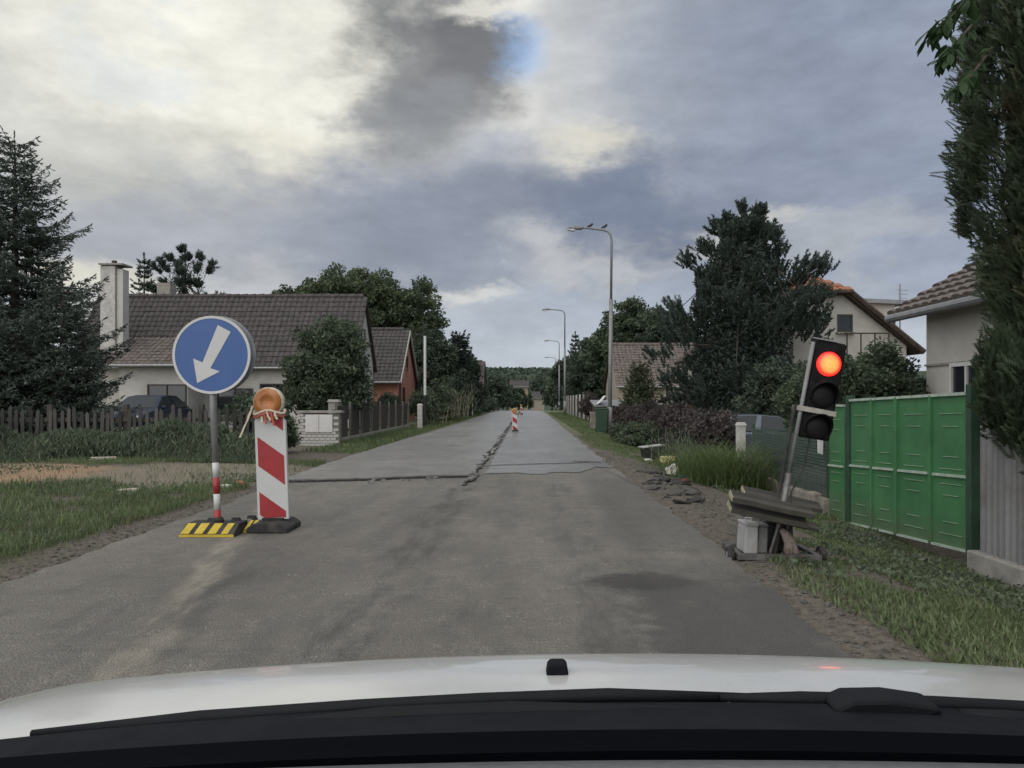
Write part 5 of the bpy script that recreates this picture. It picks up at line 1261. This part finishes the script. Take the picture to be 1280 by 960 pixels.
def spruce(name, label, base, h, rad, seed, levels=26, z0=.4, m='needle_spruce', needle=(.085, .022), dens=1.0, profile=None, cat='tree', group=None, r0=.16, lift=.25):
    rng = np.random.default_rng(seed); root = thing(name, label, cat, base, 0, group)
    Cs, Us, Vs = [], [], []; b = MB(); b.tube([(0, 0, -.15), (0.02, 0, h*.4), (0, .02, h*.97)], [r0*1.2, r0*.75, .015], 9)
    for k in range(levels):
        f = (k+rng.random()*.5)/levels; z = z0+(h-z0-.25)*f
        r_ = (profile(z/h) if profile else (1-z/h)**.85)*rad+.10
        nb = int(9-4*f); a0 = rng.random()*6.28
        for j in range(nb):
            a = a0+j*6.283/nb+rng.normal()*.18; r = r_*(.72+.42*rng.random()); dv = np.array([math.cos(a), math.sin(a), 0])
            ts = np.linspace(0, 1, 7); sag = -.32*r*np.sin(ts*2.1)*(1-f)+lift*r*ts**2*(.5+f*1.2)
            P_ = dv*r*ts[:, None]; P_[:, 2] = z+sag
            b.tube(P_[::2], [.028*(1-f)+.012, .018, .012, .004], 4, False)
            side = np.array([-dv[1], dv[0], 0])
            nt_ = max(int(r*7*dens), 3)
            for q in range(nt_):
                t0 = .12+.88*(q+rng.random())/nt_; p = dv*r*t0; p[2] = z+np.interp(t0, ts, sag)
                for s in (-1, 1):
                    tlen = (.14+.34*r*(1-t0)**.8*.9)*(.7+.5*rng.random()); tdir = dv*.75+side*s*.75; tdir[2] = -.18+.1*rng.random(); tdir /= np.linalg.norm(tdir)
                    nn = max(int(tlen*26*dens), 4); u = rng.random((nn, 1)); cc = p+tdir*tlen*u+rng.normal(size=(nn, 3))*.022
                    ud = unit(tdir+rng.normal(size=(nn, 3))*.55); vd = unit(np.cross(ud, rng.normal(size=(nn, 3))))
                    Cs.append(cc); Us.append(ud*needle[0]*(.7+.6*rng.random((nn, 1)))); Vs.append(vd*needle[1])
            nn = 8; u = rng.random((nn, 1)); tip = dv*r; tip[2] = z+sag[-1]; dd = dv*.8+np.array([0, 0, .6]); Cs.append(tip+dd*.12*u); ud = unit(dd+rng.normal(size=(nn, 3))*.3); Us.append(ud*needle[0]); Vs.append(unit(np.cross(ud, rng.normal(size=(nn, 3))))*needle[1])
    nn = 26; u = rng.random((nn, 1)); Cs.append(np.array([0, 0, h-.45])+np.array([0, 0, .5])*u); ud = unit(np.array([0, 0, 1.])+rng.normal(size=(nn, 3))*.5); Us.append(ud*needle[0]); Vs.append(unit(np.cross(ud, rng.normal(size=(nn, 3))))*needle[1])
    b.obj('trunk', 'bark', root, True); leaf_obj('crown', np.concatenate(Cs), np.concatenate(Us), np.concatenate(Vs), m, root, rng); return root
def pine(name, label, base, h, envelope, seed, ends=150, tufts=9, spread=.26, m='needle_pine', zlow=1.2, r0=.2, group=None, shoot=.46, needle=.12, inner=6000):
    """branches ending in upright candle-like shoots; envelope(z) gives the crown radius"""
    rng = np.random.default_rng(seed); root = thing(name, label, 'tree', base, 0, group); E = []; C, U, V = [], [], []
    for k in range(ends):
        z = zlow+(h-.5-zlow)*rng.random()**.9; a = rng.random()*6.283; r = envelope(z)*(.48+.62*rng.random()**.7); E.append((r*math.cos(a), r*math.sin(a), z))
    E.append((0, 0, h-.4)); E.append((.1, .05, h-.9)); E.append((-.12, 0, h-1.0))
    for (x, y, z) in E:
        out = np.array([x, y, 0.]); out /= max(np.linalg.norm(out), .3); hub = np.array([x, y, z])
        nt_ = int(tufts*(.6+.8*rng.random()))
        for q in range(nt_):
            off = rdirs(rng, 1)[0]*rng.random()**.45*np.array([spread, spread, spread*.6])*min(1, .12+(h-.3-z)/2.6); d = unit(out*.55+np.array([0, 0, 1.0])+rng.normal(size=3)*.28); p = hub+off; L = shoot*(.7+.6*rng.random())
            nn = 56; u = rng.random((nn, 1)); nd = unit(d*1.0+rdirs(rng, nn)*.75); nl = needle*(.7+.5*rng.random((nn, 1)))
            C.append(p+d*L*u+nd*nl*.5); U.append(nd*nl*.6); V.append(unit(np.cross(nd, rng.normal(size=(nn, 3))))*.016)
    k = inner; z = zlow+(h-1.0-zlow)*rng.random(k); a = rng.random(k)*6.283; r = np.array([envelope(q) for q in z])*rng.random(k)**.5*.66
    C2 = np.stack([r*np.cos(a), r*np.sin(a), z], 1); C2, U2, V2 = frame_leaves(rng, C2, .11, .028)
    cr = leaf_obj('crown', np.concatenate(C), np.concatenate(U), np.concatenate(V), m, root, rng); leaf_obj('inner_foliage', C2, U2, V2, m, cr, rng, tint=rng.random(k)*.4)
    limbs(root, [(0, 0, -.2), (.08, 0, h*.35), (-.05, .05, h*.7), (0, 0, h-.4)], r0, [E[i] for i in range(0, len(E), 3)], seed); return root
def gz(x, y): return float(ground_z(x, y))
def at(x, D): X = PX(x, D); return Vector((X, D, gz(X, D)))

# --- left side
spruce('spruce_tree', 'tall blue-green spruce behind the picket fence', at(18, 21.5), PZ(166, 21.5)-.05, 3.15, 11, 36, .5, dens=1.45, needle=(.062, .017), profile=lambda f: (1-f)**.72*(1.0 if f > .12 else .9)+.04*math.sin(f*40))
spruce('spruce_tree', 'shorter bushy spruce beside the tall one behind the fence', at(78, 20), PZ(352, 20), 1.4, 12, 26, .15, dens=1.25, needle=(.06, .018), profile=lambda f: (1-f)**.55)
spruce('spruce_tree', 'low spreading spruce under the tall one behind the fence', at(-5, 19.3), PZ(390, 19.3), 1.9, 112, 22, .15, dens=1.25, needle=(.06, .018), profile=lambda f: (1-f)**.5)
broadleaf('garden_tree', 'round leafy tree in front of the long house', at(408, 24.5), [(0, 0, 2.05, 1.35, 1.2, 1.45), (-.25, 0, 1.3, 1.15, 1, 1.0), (.35, 0, 1.2, 1.0, 1, 1.05), (.2, .2, 3.0, .75, .8, .75)], 13, 190, 130, .36, (.062, .034), 'leaf_bush', .11)
spruce('spruce_tree', 'small thin spruce behind the roof of the long house', at(180, 47), PZ(318, 47), 1.9, 14, 22, 2.5, dens=.55, needle=(.13, .035))
hp = PZ(310, 49); pine('pine_tree', 'broad dark pine behind the roof of the long house', at(232, 49), hp, lambda z: 1.75*math.sqrt(max(0.02, 1-((z-hp+2.4)/2.45)**2)) if z > hp-2.4 else 1.75, 15, 70, 9, inner=2500, zlow=3.2, shoot=.45, needle=.2)
zt = PZ(333, 54); b0 = at(455, 54)
broadleaf('walnut_tree', 'huge spreading walnut tree behind the long house', b0, [(-.6, 0, zt-3.0, 4.2, 3.8, 2.9), (-3.9, 0, zt-2.9, 2.5, 2.4, 1.9), (3.0, 0, zt-3.2, 2.8, 2.6, 2.5), (3.8, -.5, zt-5.2, 2.0, 2, 1.6), (4.6, -1, zt-6.4, 1.3, 1.4, 1.7), (1.5, 0, zt-6.2, 3.6, 2.5, 2.6)], 16, 330, 120, .62, (.125, .07), 'leaf_walnut', .42)
broadleaf('dense_tree', 'dense dark tree between the orange house and the pole', at(540, 49), [(0, 0, 3.2, 1.5, 1.6, 2.4), (-.3, 0, 1.6, 1.5, 1.4, 1.6), (.9, 0, 1.9, 1.2, 1.3, 1.5)], 17, 170, 110, .5, (.10, .055), 'leaf_dark', .14)
h_ = PZ(416, 57); spruce('columnar_conifer', 'dark columnar conifer beside the left lane', at(574, 57), h_, 1.05, 18, 30, .2, m='needle_pine', dens=1.3, needle=(.12, .035), profile=lambda f: min(1, 1.35*(1-f)**.5)*(1 if f > .08 else .8), lift=.6)
broadleaf('leafy_tree', 'leafy tree right behind the dark columnar conifer', at(585, 63), [(0, 0, 3.3, 1.0, 1.2, 1.9), (.2, 0, 1.6, 1.2, 1.2, 1.5)], 19, 80, 90, .45, (.11, .06), 'leaf_dark', .12)
def hedge(name, label, pts, hgt, wid, seed, m, n=60, per=120, leaf=(.07, .04), cr=.4):
    base = Vector(pts[0]); base = Vector((base.x, base.y, gz(base.x, base.y))); lobes = []
    for i in range(len(pts)-1):
        a, c_ = Vector(pts[i]), Vector(pts[i+1]); L = (c_-a).length; k = max(int(L/(wid*1.2)), 1)
        for j in range(k):
            q = a.lerp(c_, (j+.5)/k); rs_ = random.Random(seed*31+j+i*7); hh = hgt*rs_.uniform(.75, 1.15); lobes.append((q.x-base.x, q.y-base.y, hh*.5, wid*.75, max(wid*.75, L/k*.6), hh*.52))
    return broadleaf(name, label, base, lobes, seed, n, per, cr, leaf, m, .05, 'hedge', None, .3, .5)
hedge('hedge', 'overgrown hedge along the left verge past the pole', [(-5.0, 36, 0), (-4.9, 50, 0), (-4.6, 58, 0)], 2.1, .85, 20, 'leaf_bush', 130, 110, (.075, .042))
hedge('hedge', 'far low bushes along the left lane towards the crest', [(-4.5, 60, 0), (-4.3, 92, 0)], 1.5, .8, 21, 'leaf_dark', 110, 70, (.11, .06), .5)
broadleaf('round_bush', 'small round bush before the orange house wall', at(487, 37.5), [(0, 0, .95, .55, .5, .5), (0, 0, .5, .5, .5, .5)], 22, 50, 100, .3, (.06, .035), 'leaf_dark', .05, 'shrub')
broadleaf('round_bush', 'dark bush between guide board and brick meter wall', at(326, 17.6), [(0, 0, .72, .6, .5, .72), (.2, .2, .45, .45, .5, .5)], 23, 70, 120, .25, (.045, .025), 'leaf_bush', .04, 'shrub')
# pampas-like pale stalks in the left hedge
rng = np.random.default_rng(24)
def stalks(name, label, base, n, h, spread, m, w, seed, cat='plant', droop=.35, lean=.25):
    rng = np.random.default_rng(seed); root = thing(name, label, cat, base); b = [[], [], []]; seg = 5
    px_ = rng.normal(size=(n, 2))*spread; dz = rng.random(n)*6.283; hh = h*(.6+.5*rng.random(n)); ln_ = lean*(.3+rng.random(n))
    out = unit(np.stack([np.cos(dz), np.sin(dz)], 1)+px_*.8/max(spread, .01)*.4); prev = None; C, U, V = [], [], []
    for k in range(seg):
        t0, t1 = k/seg, (k+1)/seg
        def P_(t):
            q = np.empty((n, 3)); q[:, :2] = px_+out*(hh*(ln_*t+droop*t**3))[:, None]; q[:, 2] = hh*(t-.28*droop*t**3); return q
        a, c_ = P_(t0), P_(t1); C.append((a+c_)/2); U.append((c_-a)*.62); sd_ = np.stack([-out[:, 1], out[:, 0], out[:, 0]*0], 1); V.append(sd_*w*(1-.75*t1)*(.7+.6*rng.random((n, 1))))
    tint = np.tile(rng.random(n), seg); leaf_obj('blades', np.concatenate(C), np.concatenate(U), np.concatenate(V), m, root, rng, tint=tint); return root
p = at(568, 44); stalks('pampas_grass', 'pale arching grass stalks growing from the left hedge', p+Vector((.2, 0, .3)), 90, 2.0, .35, 'pampas', .03, 25)
stalks('pampas_grass', 'few white stalks beside the concrete stub post', at(546, 38)+Vector((0, 0, .1)), 26, 1.2, .22, 'pampas', .02, 26)
# weeds in front of the picket fence: one mass
C, U, V = [], [], []; rng = np.random.default_rng(27); n = 46000
x = rng.uniform(PX(-40, 16), PX(345, 15.6), n); y = 15.1+1.3*rng.random(n)+.25*np.sin(x*1.3); hmax = .16+.62*(fbm(x, y, .9, 41)+.5)+.25*sst(-.9, .1, np.sin(x*.9+.6)); hmax *= np.where(x > -6.2, .75, 1); z = hmax*rng.random(n)**.7*sst(14.9, 15.7, y)+ground_z(x, y)
C0 = np.stack([x, y, z], 1); C0, U0, V0 = frame_leaves(rng, C0, .080, .015, np.tile(np.array([0, 0, 1.]), (n, 1)), .58)
o = leaf_obj('weeds', C0, U0, V0, 'weed', None, rng); tag(o, 'tall green weeds in front of the picket fence', 'weeds', kind='stuff')

# --- right side
hp2 = PZ(254, 28); bz_ = at(928, 28); hp2 -= bz_.z
def env(z):
    f = z/hp2
    return float(np.interp(f, [0, .14, .3, .5, .62, .72, .80, .90, .96, 1], [1.9, 2.5, 2.65, 2.7, 2.6, 2.15, 1.55, .8, .3, .02]))
pine('pine_tree', 'large dark pine with upright shoots behind the traffic light', bz_, hp2, env, 31, 74, 28, zlow=1.0, inner=30000, spread=.56, shoot=.42, needle=.11)
broadleaf('deciduous_tree', 'rounded dark green tree behind the tall street lamp', at(792, 56), [(0, 0, PZ(376, 56)-2.3, 2.4, 2.4, 2.3), (-1.5, 0, PZ(376, 56)-3.9, 2.0, 2.0, 2.1), (1.8, 0, PZ(376, 56)-3.4, 2.2, 2.2, 2.2), (0, 0, 2.6, 2.6, 2.2, 2.2)], 32, 260, 110, .55, (.12, .065), 'leaf_mid', .28)
broadleaf('deciduous_tree', 'dark tree closing the gap beside the big pine', at(836, 50), [(0, 0, 5.2, 1.9, 2, 1.9), (.2, 0, 3.4, 1.7, 1.8, 1.6)], 33, 130, 110, .5, (.11, .06), 'leaf_dark', .2)
broadleaf('deciduous_tree', 'leafy tree between the second and first street lamps', at(748, 68), [(0, 0, PZ(412, 68)-2.0, 2.1, 2.0, 1.9), (-.6, 0, 3.4, 2.2, 2.0, 2.4), (.8, 0, 2.2, 2.0, 2, 1.8)], 34, 170, 100, .55, (.13, .07), 'leaf_dark', .22)
spruce('spruce_tree', 'thin spruce beside the second street lamp', at(719, 78), PZ(415, 78), 1.5, 35, 18, .8, dens=.8, needle=(.16, .05))
broadleaf('deciduous_tree', 'far tree standing by the third street lamp', at(712, 96), [(0, 0, 4.6, 2.2, 2, 2.4), (0, 0, 2.2, 2.3, 2, 2.0)], 36, 90, 80, .6, (.17, .09), 'leaf_dark', .2)
for i, (x, D, h, w, m) in enumerate(((700, 120, 5.6, 2.6, 'leaf_mid'), (690, 150, 6.0, 2.8, 'leaf_dark'), (612, 105, 4.6, 2.0, 'leaf_dark'), (622, 118, 5.0, 2.2, 'leaf_dark'), (634, 140, 5.2, 2.4, 'leaf_mid'), (648, 150, 4.4, 2.0, 'leaf_dark'), (672, 200, 9.0, 4.6, 'leaf_dark'), (640, 215, 9.5, 5.0, 'leaf_dark'), (616, 200, 10, 5.4, 'leaf_dark'), (702, 210, 10, 5.0, 'leaf_dark'), (655, 178, 4.5, 2.2, 'leaf_mid'))):
    lab = ['far roadside tree below the fourth street lamp', 'far roadside tree below the last street lamp', 'far dark tree behind the left hedge', 'far dark tree left of the yellow house', 'far green tree before the yellow house', 'far dark tree hiding the foot of the yellow house', 'distant broad tree right of the yellow house', 'distant broad tree behind the yellow house', 'distant broad tree left behind the yellow house', 'distant broad tree behind the street lamps', 'distant small tree at the road end'][i]
    broadleaf('roadside_tree', lab, at(x, D), [(0, 0, h*.62, w*.8, w*.8, h*.38), (w*.25, 0, h*.35, w*.8, w*.7, h*.33)], 50+i, 60, 60, .15*w+.3, (.22, .12), m, .2)
h_ = PZ(448, 33)+.1; spruce('small_conifer', 'small pale conical conifer beside the dark pine', at(799, 33), h_, .95, 37, 22, .1, m='conifer_pale', dens=1.5, needle=(.07, .026), profile=lambda f: (1-f)**.8, lift=.7)
hedge('hedge', 'dark reddish hedge behind the rubbish on the right verge', [(4.3, 17.5, 0), (4.3, 25, 0), (4.1, 33, 0)], 1.42, .75, 38, 'leaf_red', 210, 150, (.048, .026), .3)
broadleaf('round_bush', 'green bush at the foot of the reddish hedge', at(800, 24.5), [(0, 0, .35, .6, .7, .45), (.5, -.6, .3, .6, .6, .4), (-.3, 1.2, .35, .5, .6, .4)], 39, 60, 110, .22, (.045, .024), 'leaf_bush', .03, 'shrub')
broadleaf('round_bush', 'brownish bush in front of the grey board fence', at(737, 44), [(0, 0, .9, .55, .6, .8)], 40, 40, 90, .3, (.06, .034), 'leaf_red', .03, 'shrub')
broadleaf('tall_shrub', 'tall leafy shrub between the pale house and the green gate', Vector((6.2, 13.9, -.36)), [(-.1, 0, 1.45, .85, .9, 1.15), (.7, .5, 1.35, .9, .9, 1.1), (-.7, .6, 1.2, .8, .8, 1.0), (.25, .3, 1.95, .5, .5, .55)], 41, 240, 150, .26, (.042, .024), 'leaf_bush', .06, 'shrub')
broadleaf('tall_shrub', 'dark shrub behind the traffic light head', Vector((7.6, 23, -.36)), [(0, 0, 1.5, 1.3, .9, 1.3), (.9, .5, 1.7, .9, .9, 1.2)], 42, 160, 130, .3, (.05, .028), 'leaf_dark', .06, 'shrub')
stalks('tall_grass', 'lush tall grass clump before the mesh fence', Vector((PX(905, 13.2), 13.2, -.33)), 1300, .95, .36, 'tall_grass', .013, 43, 'grass', .5, .35)
stalks('tall_grass', 'looser grass tuft beside the yellow canister', Vector((PX(868, 14.6), 14.6, -.30)), 700, .70, .32, 'tall_grass', .012, 44, 'grass', .5, .4)
stalks('tall_grass', 'dry weed stalks beside the black tub', Vector((PX(862, 17.2), 17.2, -.3)), 120, 1.0, .35, 'weed', .018, 45, 'grass', .3, .3)
# near columnar thuja, right edge
rng = np.random.default_rng(46); base = Vector((6.0, 7.95, -.36)); th = thing('thuja_tree', 'massive dark thuja overhanging the corrugated fence', 'tree', base); nc = 2300
zc_ = .95+5.9*rng.random(nc); a = np.where(rng.random(nc) < .8, math.atan2(-.75, -.7)+rng.normal(size=nc)*.95, rng.random(nc)*6.283)
bump_ = 1.0+.46*fbm(np.cos(a)*1.5+5, zc_*.9+np.sin(a), 1.0, 47)+.36*fbm(np.cos(a)*4+9, zc_*2.4+np.sin(a)*3, 1.0, 48)
rr_ = 1.16*bump_*np.interp(zc_, [.9, 1.9, 2.6, 3.3, 4.2, 5.6, 7.0], [.56, .63, .80, 1.0, 1.14, 1.18, .6])*(.86+.14*rng.random(nc)**.5)
low = .65*sst(-.2, 1, np.cos(a-math.atan2(-1.3, -.9)))            # hangs lower towards the near corner
cen = np.stack([rr_*np.cos(a), rr_*np.sin(a), zc_-low*sst(2.4, .9, zc_)], 1); 
k = 330; ax = 1238+62*rng.random(k); ay = 518+(ax-1238)*.80-90*rng.random(k)**1.3; aD = (4.02+.28*rng.random(k))*F/(ax-CX)   # boughs drooping over the fence top
ex_ = np.stack([(ax-CX)*aD/F-base.x, aD-base.y, H-(ay-CY)*aD/F-base.z], 1); cen = np.concatenate([cen, ex_]); a = np.concatenate([a, np.full(k, -2.4)]); nc += k
ns = 5; nl = 20; si = np.repeat(np.arange(nc), ns); m_ = len(si)         # flat fan-shaped sprays, leaflets on both sides of a stem
sp0 = cen[si]+rdirs(rng, m_)*(rng.random((m_, 1))**.5)*np.array([.11, .11, .18]); sdir = unit(np.stack([np.cos(a[si]), np.sin(a[si]), .9+0*a[si]], 1)+rng.normal(size=(m_, 3))*.45)
sside = unit(np.cross(sdir, rng.normal(size=(m_, 3)))); sl_ = .10+.12*rng.random((m_, 1))
q = (np.arange(nl)+.5)/nl; sg_ = np.where(np.arange(nl) % 2, 1., -1.)
C = sp0[:, None]+sdir[:, None]*(sl_[:, None]*q[None, :, None])+sside[:, None]*(sl_[:, None]*.32*(sg_*(1-.75*q))[None, :, None])
U = sdir[:, None]*.75+sside[:, None]*(.55*sg_)[None, :, None]+rng.normal(size=(m_, nl, 3))*.10; U = unit(U)*(.012+.020*sl_[:, None]/.2)
V = unit(np.cross(U.reshape(-1, 3), np.repeat(np.cross(sdir, sside), nl, 0)))*(.0075)
tint = np.clip(np.repeat(rng.random(m_)*.7, nl)+np.repeat(.5*(rng.random(nc)-.4), ns*nl)+.15*rng.normal(size=m_*nl), 0, 1)
cr = leaf_obj('crown', C.reshape(-1, 3), U.reshape(-1, 3), V, 'thuja', th, rng, tint=tint)
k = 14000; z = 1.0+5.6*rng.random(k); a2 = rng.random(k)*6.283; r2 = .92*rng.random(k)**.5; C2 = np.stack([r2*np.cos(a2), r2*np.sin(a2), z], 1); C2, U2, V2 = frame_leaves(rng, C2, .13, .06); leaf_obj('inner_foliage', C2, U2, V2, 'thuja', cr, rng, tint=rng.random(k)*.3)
limbs(th, [(0, 0, -.1), (0, 0, 2), (.05, 0, 4.2), (0, 0, 6.3)], .17, (cen[:2300][rng.choice(2300, 40, replace=False)]*np.array([.8, .8, 1])).tolist(), 49)
# big-leaved branch overhead, each large leaf a piece
wt = thing('walnut_branch_tree', 'tree with large drooping leaves above the thuja', 'tree', (6.6, 8.6, -.36))
tw = [W(1250, -60, 7.3), W(1215, -12, 7.1), W(1190, 20, 7.0), W(1172, 36, 6.95), W(1160, 44, 6.9)]; tw2 = [W(1240, 60, 7.1), W(1216, 92, 6.6), W(1205, 106, 6.4), W(1198, 112, 6.35)]
loc_ = Vector(wt.location); b = MB(); b.tube([(0, 0, -.1), (0, 0, 2.5), (-.2, -.3, 4.6), tw[0]-loc_], [.16, .13, .08, .03], 8)
tw3 = [W(1225, 20, 7.1), W(1200, 48, 6.9), W(1186, 66, 6.8), W(1178, 76, 6.75)]
for T_ in (tw, tw2, tw3): b.tube([q-loc_ for q in T_], [.018, .012, .009, .007, .004][:len(T_)], 6)
b.obj('trunk', 'bark', wt, True)
b = MB(); L = .135; prof = [(0, .004), (.12, .022), (.35, .034), (.6, .032), (.85, .016), (1, .001)]
for t_, w_ in prof:
    z_ = -.10*t_*t_*L; b.v += [(-w_, t_*L, z_+.006), (0, t_*L, z_), (w_, t_*L, z_+.006)]
for i in range(len(prof)-1): b.f += [(3*i, 3*i+1, 3*i+4, 3*i+3), (3*i+1, 3*i+2, 3*i+5, 3*i+4)]
me = b.mesh('leaf', 'leaf_big', True); rs = random.Random(50)
for T_, n in ((tw, 80), (tw3, 60), (tw2, 34)):
    for k in range(n):
        f = rs.random()*(len(T_)-1); i = min(int(f), len(T_)-2); q = T_[i].lerp(T_[i+1], f-i)-loc_+Vector((rs.gauss(0, .03), rs.gauss(0, .06), rs.gauss(0, .02)))
        d = Vector((rs.uniform(-1.0, .45), rs.uniform(-.6, .6), rs.uniform(-1.5, -.2))); o = shared('leaf', me, wt, q); s = rs.uniform(.75, 1.25); o.scale = (s, s, s)
        o.rotation_mode = 'QUATERNION'; o.rotation_quaternion = d.to_track_quat('Y', 'Z')
# verge grass, blade by blade but one mass
rng = np.random.default_rng(60)
def blades(name, label, x, y, h, w, m, lean=.5, tint=None):
    n = len(x); z = ground_z(x, y); P0 = np.stack([x, y, z-.01], 1); hh = h*(.5+.8*rng.random(n)); a = rng.random(n)*6.283
    d = np.stack([np.cos(a)*lean, np.sin(a)*lean, np.ones(n)], 1); d[:, :2] *= rng.random((n, 1)); U = d*hh[:, None]*.5; V = np.stack([np.cos(a+1.2), np.sin(a+1.2), 0*a], 1)*w*(.6+.8*rng.random((n, 1)))
    o = leaf_obj(name, P0+U, U, V, m, None, rng, tint=tint); tag(o, label, 'grass', kind='stuff'); return o
n = 95000; y = 4.6+rng.random(n)**1.25*11; x = -3.95-rng.random(n)**1.2*8.5
bare_ = (((x+9.6)/3.2)**2+((y-12.4)/2.3)**2+1.3*fbm(x, y, 1.1, 61)) < .95; bare2 = (((x+5.4)/2)**2+((y-13)/2.4)**2+1.3*fbm(x, y, 1.1, 62)) < .9
keep = (~bare_ | (rng.random(n) < .04)) & (~bare2 | (rng.random(n) < .08)) & ((x < -4.05+.35*fbm(x, y, 1.2, 63)) | (rng.random(n) < .15)) & (fbm(x, y, 2.2, 64) > -.22)
x, y = x[keep], y[keep]; blades('verge_grass', 'mown green grass strip left of the road', x, y, .075+.045*(fbm(x, y, .9, 65)+.5), .0055, 'grass', .9)
n = 100000; y = 3.4+rng.random(n)**1.3*24; x = 1.70+rng.random(n)**.85*2.6; keep = (x > 1.85+1.25*sst(6.6, 8.2, y)*(1-sst(13, 19, y))+.7*fbm(x, y, .9, 66)-.3*sst(19, 24, y)) & (fbm(x, y, 1.8, 67) > -.12)
x, y = x[keep], y[keep]; blades('verge_grass', 'patchy short grass between road and right-hand fences', x, y, .034+.035*(fbm(x, y, .9, 68)+.5), .0055, 'grass', 1.3)
n = 22000; y = 18+rng.random(n)*50; x = -3.95-rng.random(n)*1.3; blades('verge_grass', 'grass verge below the roadside fence and hedge', x, y, .11+0*x, .012, 'grass', .8)
n = 14000; y = 26+rng.random(n)*50; x = 1.95+rng.random(n)*1.6; blades('verge_grass', 'far grass verge beside the street lamps', x, y, .10+0*x, .012, 'grass', .8)

# broad-leaved weeds, clover and dry bits mixed into both verges
n = 16000; x = np.concatenate([-4.1-rng.random(n)**1.1*7, 1.9+rng.random(n)*2.3]); y = np.concatenate([4.8+rng.random(n)**1.2*9, 3.5+rng.random(n)**1.2*14])
pat = fbm(x, y, .7, 71)+.5*fbm(x, y, 3, 72); keep = (pat > .06) & ((x < 0) | (x > 2.0+1.0*sst(6.6, 8.2, y))); x, y = x[keep], y[keep]; n = len(x)
C0 = np.stack([x, y, ground_z(x, y)+.012+.05*rng.random(n)], 1); C0, U0, V0 = frame_leaves(rng, C0, .026, .013, np.tile(np.array([0, 0, .3]), (n, 1)), .2)
o = leaf_obj('verge_weeds', C0, U0, V0, 'weed', None, rng); tag(o, 'low broad-leaved weeds scattered through both grass verges', 'weeds', kind='stuff')

# wooded hill beyond the village: one mass of crowns
n = 14000; x = rng.uniform(-170, 170, n); y = rng.uniform(470, 1000, n); k_ = fbm(x, y, .02, 81) > -.16; x, y = x[k_], y[k_]; n = len(x)
C0 = np.stack([x, y, ground_z(x, y)+1.5+5*rng.random(n)], 1); C0, U0, V0 = frame_leaves(rng, C0, 2.6, 1.9)
o = leaf_obj('hill_wood', C0, U0, V0, 'leaf_dark', None, rng); tag(o, 'dark wood covering the low hill beyond the road end', 'wood', kind='stuff')
